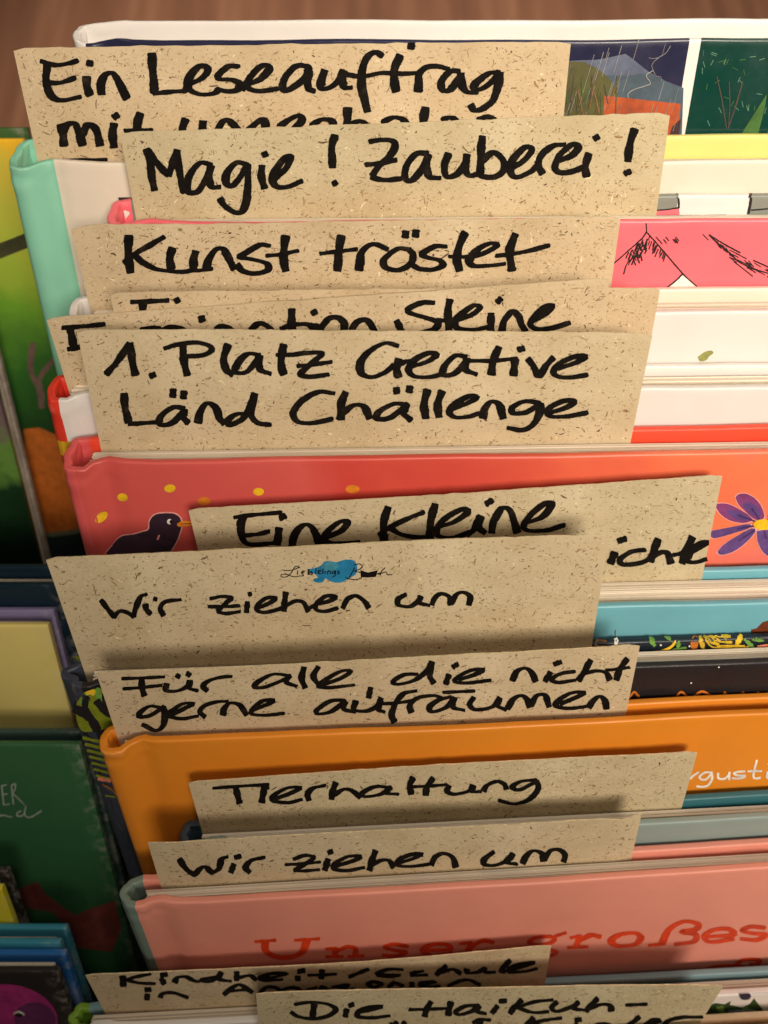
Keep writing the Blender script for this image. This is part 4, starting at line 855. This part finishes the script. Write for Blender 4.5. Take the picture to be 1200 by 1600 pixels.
def leafy(k):
    o = lambda P: Z(960, 1500, 5, P)
    k.poly(o([(-3000, 560), (600, 405), (700, 370), (790, 335), (860, 345), (910, 320), (900, 350), (1000, 370), (1060, 340), (1090, 300), (1070, 260), (1400, 245), (1400, 700), (-3000, 900)]), flat('print_hedge', (48, 74, 34)))
    for i in range(90):
        x = rp.uniform(-2600, 1260); y = 410-(x-800)*.055+rp.uniform(-75, 110)
        k.ell(*o([(x, y)])[0], rp.uniform(3, 9), rp.uniform(2, 5), flat('print_hedge_light', (112, 138, 66)) if rp.random() < .4 else flat('print_hedge_dark', (26, 44, 26)), rp.uniform(0, 3))
    k.poly(o([(970, 265), (1060, 262), (1050, 300), (990, 300)]), NY, True); k.poly(o([(900, 385), (1080, 380), (1085, 400), (890, 400)]), flat('print_pale_blue', (150, 170, 190)), True)
    for i in range(26):
        x = rp.uniform(-2400, 300); y = 420-(x-800)*.055+rp.uniform(-60, 60); k.ell(*o([(x, y)])[0], rp.uniform(3, 7), rp.uniform(2, 4), rp.choice((WHT, DBR, BRN)), rp.uniform(0, 3))
printed('M', 'leaf_picture', front, leafy)
def checks(k):
    for (y0, y1) in ((662, 681), (699, 714)): k.poly([(60, y0), (76+(y0-600)*.22, y0), (76+(y1-600)*.22, y1), (60, y1)], CHK)
# checked spine band on the white book, wrapped round its spine as small printed patches
def spine_checks(b):
    vs, fs = [], []
    zt = b.H
    for z0, z1 in ((zt-.0175, zt-.0128), (zt-.0262, zt-.0222), (zt-.036, zt-.031), (zt-.046, zt-.041)):
        P = section(b.W, b.T, b.tb, .0010, .0006, [], [])
        S = [p for p in P if p[0] < .012 and p[2] in ('s', 'f')]
        C = np.array([(p[0], p[1]) for p in P]); i0 = P.index(S[0]); i1 = P.index([p for p in P if p[2] == 's'][-1])
        Tn = np.array([C[min(i+1, len(P)-1)]-C[max(i-1, 0)] for i in range(len(P))]); Tn /= np.linalg.norm(Tn, axis=1)[:, None]
        k0 = len(vs); rng = range(i0+3, i1+1)
        for i in rng:
            o = C[i]+np.array([-Tn[i][1], Tn[i][0]])*(b.tb/2+.00009); vs += [(o[0], o[1], z0), (o[0], o[1], z1)]
        for j in range(len(rng)-1): fs.append((k0+2*j, k0+2*j+1, k0+2*j+3, k0+2*j+2))
    mesh('spine_pattern', vs, fs, [CHK], parent=b.root)
spine_checks(BOOKS['F'])

# left row
WL = flat('print_chalk', (190, 196, 188)); DKR = flat('print_brick', (146, 74, 66)); 
def chalk(k):
    o = lambda P: Z(0, 1200, 4, P)
    for P in ([(12, 108), (16, 160), (24, 230)], [(24, 230), (60, 224)], [(14, 166), (46, 160)], [(10, 110), (40, 104)], [(72, 108), (78, 165), (84, 226)], [(72, 108), (96, 98), (92, 138), (78, 155)], [(80, 156), (115, 190), (150, 225)], [(-30, 300), (-10, 285), (6, 300), (20, 292), (45, 300), (75, 305)], [(132, 266), (108, 280), (112, 300), (148, 290), (162, 236)], [(162, 236), (155, 290), (190, 306), (260, 266)], [(-60, 110), (-58, 225)], [(-90, 300), (-60, 262), (-30, 300)]):
        k.stroke(o(P), 1.0, .9, WL, rp, step=2, rough=.1)
def brick(k):
    o = lambda P: Z(0, 1200, 4, P)
    k.poly(o([(80, 790), (150, 740), (235, 712), (280, 780), (380, 860), (470, 920), (560, 880), (720, 830), (760, 1000), (700, 1150), (460, 1120), (400, 980), (330, 900), (200, 880), (90, 850)]), DKR, False)
printed('S', 'title_lettering', front, chalk); printed('S', 'brick_red_shape', front, brick)
def jungle(k):
    o = lambda P: Z(0, 180, 4.21, P); o2 = lambda P: Z(0, 500, 3.81, P)
    k.poly(o([(-200, 905), (0, 840), (90, 806), (300, 720), (310, 800), (170, 878), (0, 944), (-200, 1010)]), flat('print_branch', (62, 62, 34), .6))
def twig(k):
    o2 = lambda P: Z(0, 500, 3.81, P)
    k.stroke(o2([(196, 140), (184, 300), (240, 420), (250, 520)]), 5, 4, flat('print_twig', (110, 86, 76), .6), rp); k.stroke(o2([(325, 230), (240, 340), (240, 420)]), 4.5, 4, flat('print_twig', (110, 86, 76), .6), rp)
def roof(k):
    o2 = lambda P: Z(0, 500, 3.81, P)
    k.poly(o2([(140, 650), (230, 640), (330, 680), (450, 690), (520, 1240), (320, 1265), (200, 1265)]), flat('print_tile_orange', (196, 104, 34), .6))
    k.poly(o2([(200, 1262), (320, 1262), (520, 1236), (520, 1262), (320, 1290), (200, 1290)]), flat('print_ledge', (110, 112, 84), .6)); k.poly(o2([(180, 1290), (320, 1290), (560, 1262), (560, 1700), (180, 1700)]), flat('print_night_green', (32, 46, 46), .6))
printed('W', 'branch_picture', front, jungle); printed('W', 'twig_picture', front, twig); printed('W', 'roof_picture', front, roof)
MA = flat('print_berry', (186, 54, 130)); MA2 = flat('print_berry_dark', (112, 50, 100))
printed('P', 'face_picture', front, lambda k: (k.ell(15, 1590, 76, 52, MA, .15), k.ell(55, 1592, 33, 26, MA2, .1), k.stroke(Z(0, 1200, 4, [(90, 1535), (118, 1522), (150, 1540)]), 1.6, 1.4, WHT, rp), k.stroke(Z(0, 1200, 4, [(95, 1540), (120, 1545), (140, 1545)]), 1.6, 2.4, PB, rp)))

# ------------------------------------------------------------------ bin that holds the books, floor
WOODD = N('bin_dark_wood'); v_ = WOODD.coord((2, 30, 30)); WOODD.l(WOODD.ramp(WOODD.noise(v_, 2, 5, .6), [(.3, lin((34, 26, 22))), (.7, lin((62, 48, 40)))]), WOODD.b.inputs['Base Color']); WOODD.b.inputs['Roughness'].default_value = .6
WOODD = WOODD.m
bn = bpy.data.objects.new('book_bin', None); COL.objects.link(bn); bn.location = (0, 0, 0); tag(bn, 'dark wooden book bin under both rows of books, mostly hidden', 'book bin')
def bpart(name, boxes):
    vs, fs = [], []
    for lo, hi in boxes: box(vs, fs, lo, hi)
    o = mesh(name, vs, fs, [WOODD], parent=bn); return o
zb = ZBIN-.001
bpart('base_board', [((-.42, -.40, zb-.02), (.36, .066, zb))])
sl, tl = .060, math.tan(math.radians(34.5))
mesh('back_panel', [(x, y+z*tl+o, zb+z-.02*(z == 0)) for o in (0, .014) for (x, y, z) in ((-.42, .068, 0), (.36, .068, 0), (.36, .068, sl), (-.42, .068, sl))], [(0, 1, 2, 3), (7, 6, 5, 4), (0, 4, 5, 1), (1, 5, 6, 2), (2, 6, 7, 3), (3, 7, 4, 0)], [WOODD], parent=bn)
bpart('front_panel', [((-.42, -.416, zb-.02), (.36, -.402, zb+.05))])
for x in (-.436, .362): bpart('side_panel', [((x, -.416, zb-.02), (x+.014, .066, zb+.05))])
for x in (-.40, .31):
    for y in (-.38, .03): bpart('leg', [((x, y, 0), (x+.03, y+.03, zb-.0205))])
fl = mesh('floor', [(-4, -3, 0), (4, -3, 0), (4, 6, 0), (-4, 6, 0)], [(0, 1, 2, 3)], [wood_floor()]); tag(fl, kind='structure')
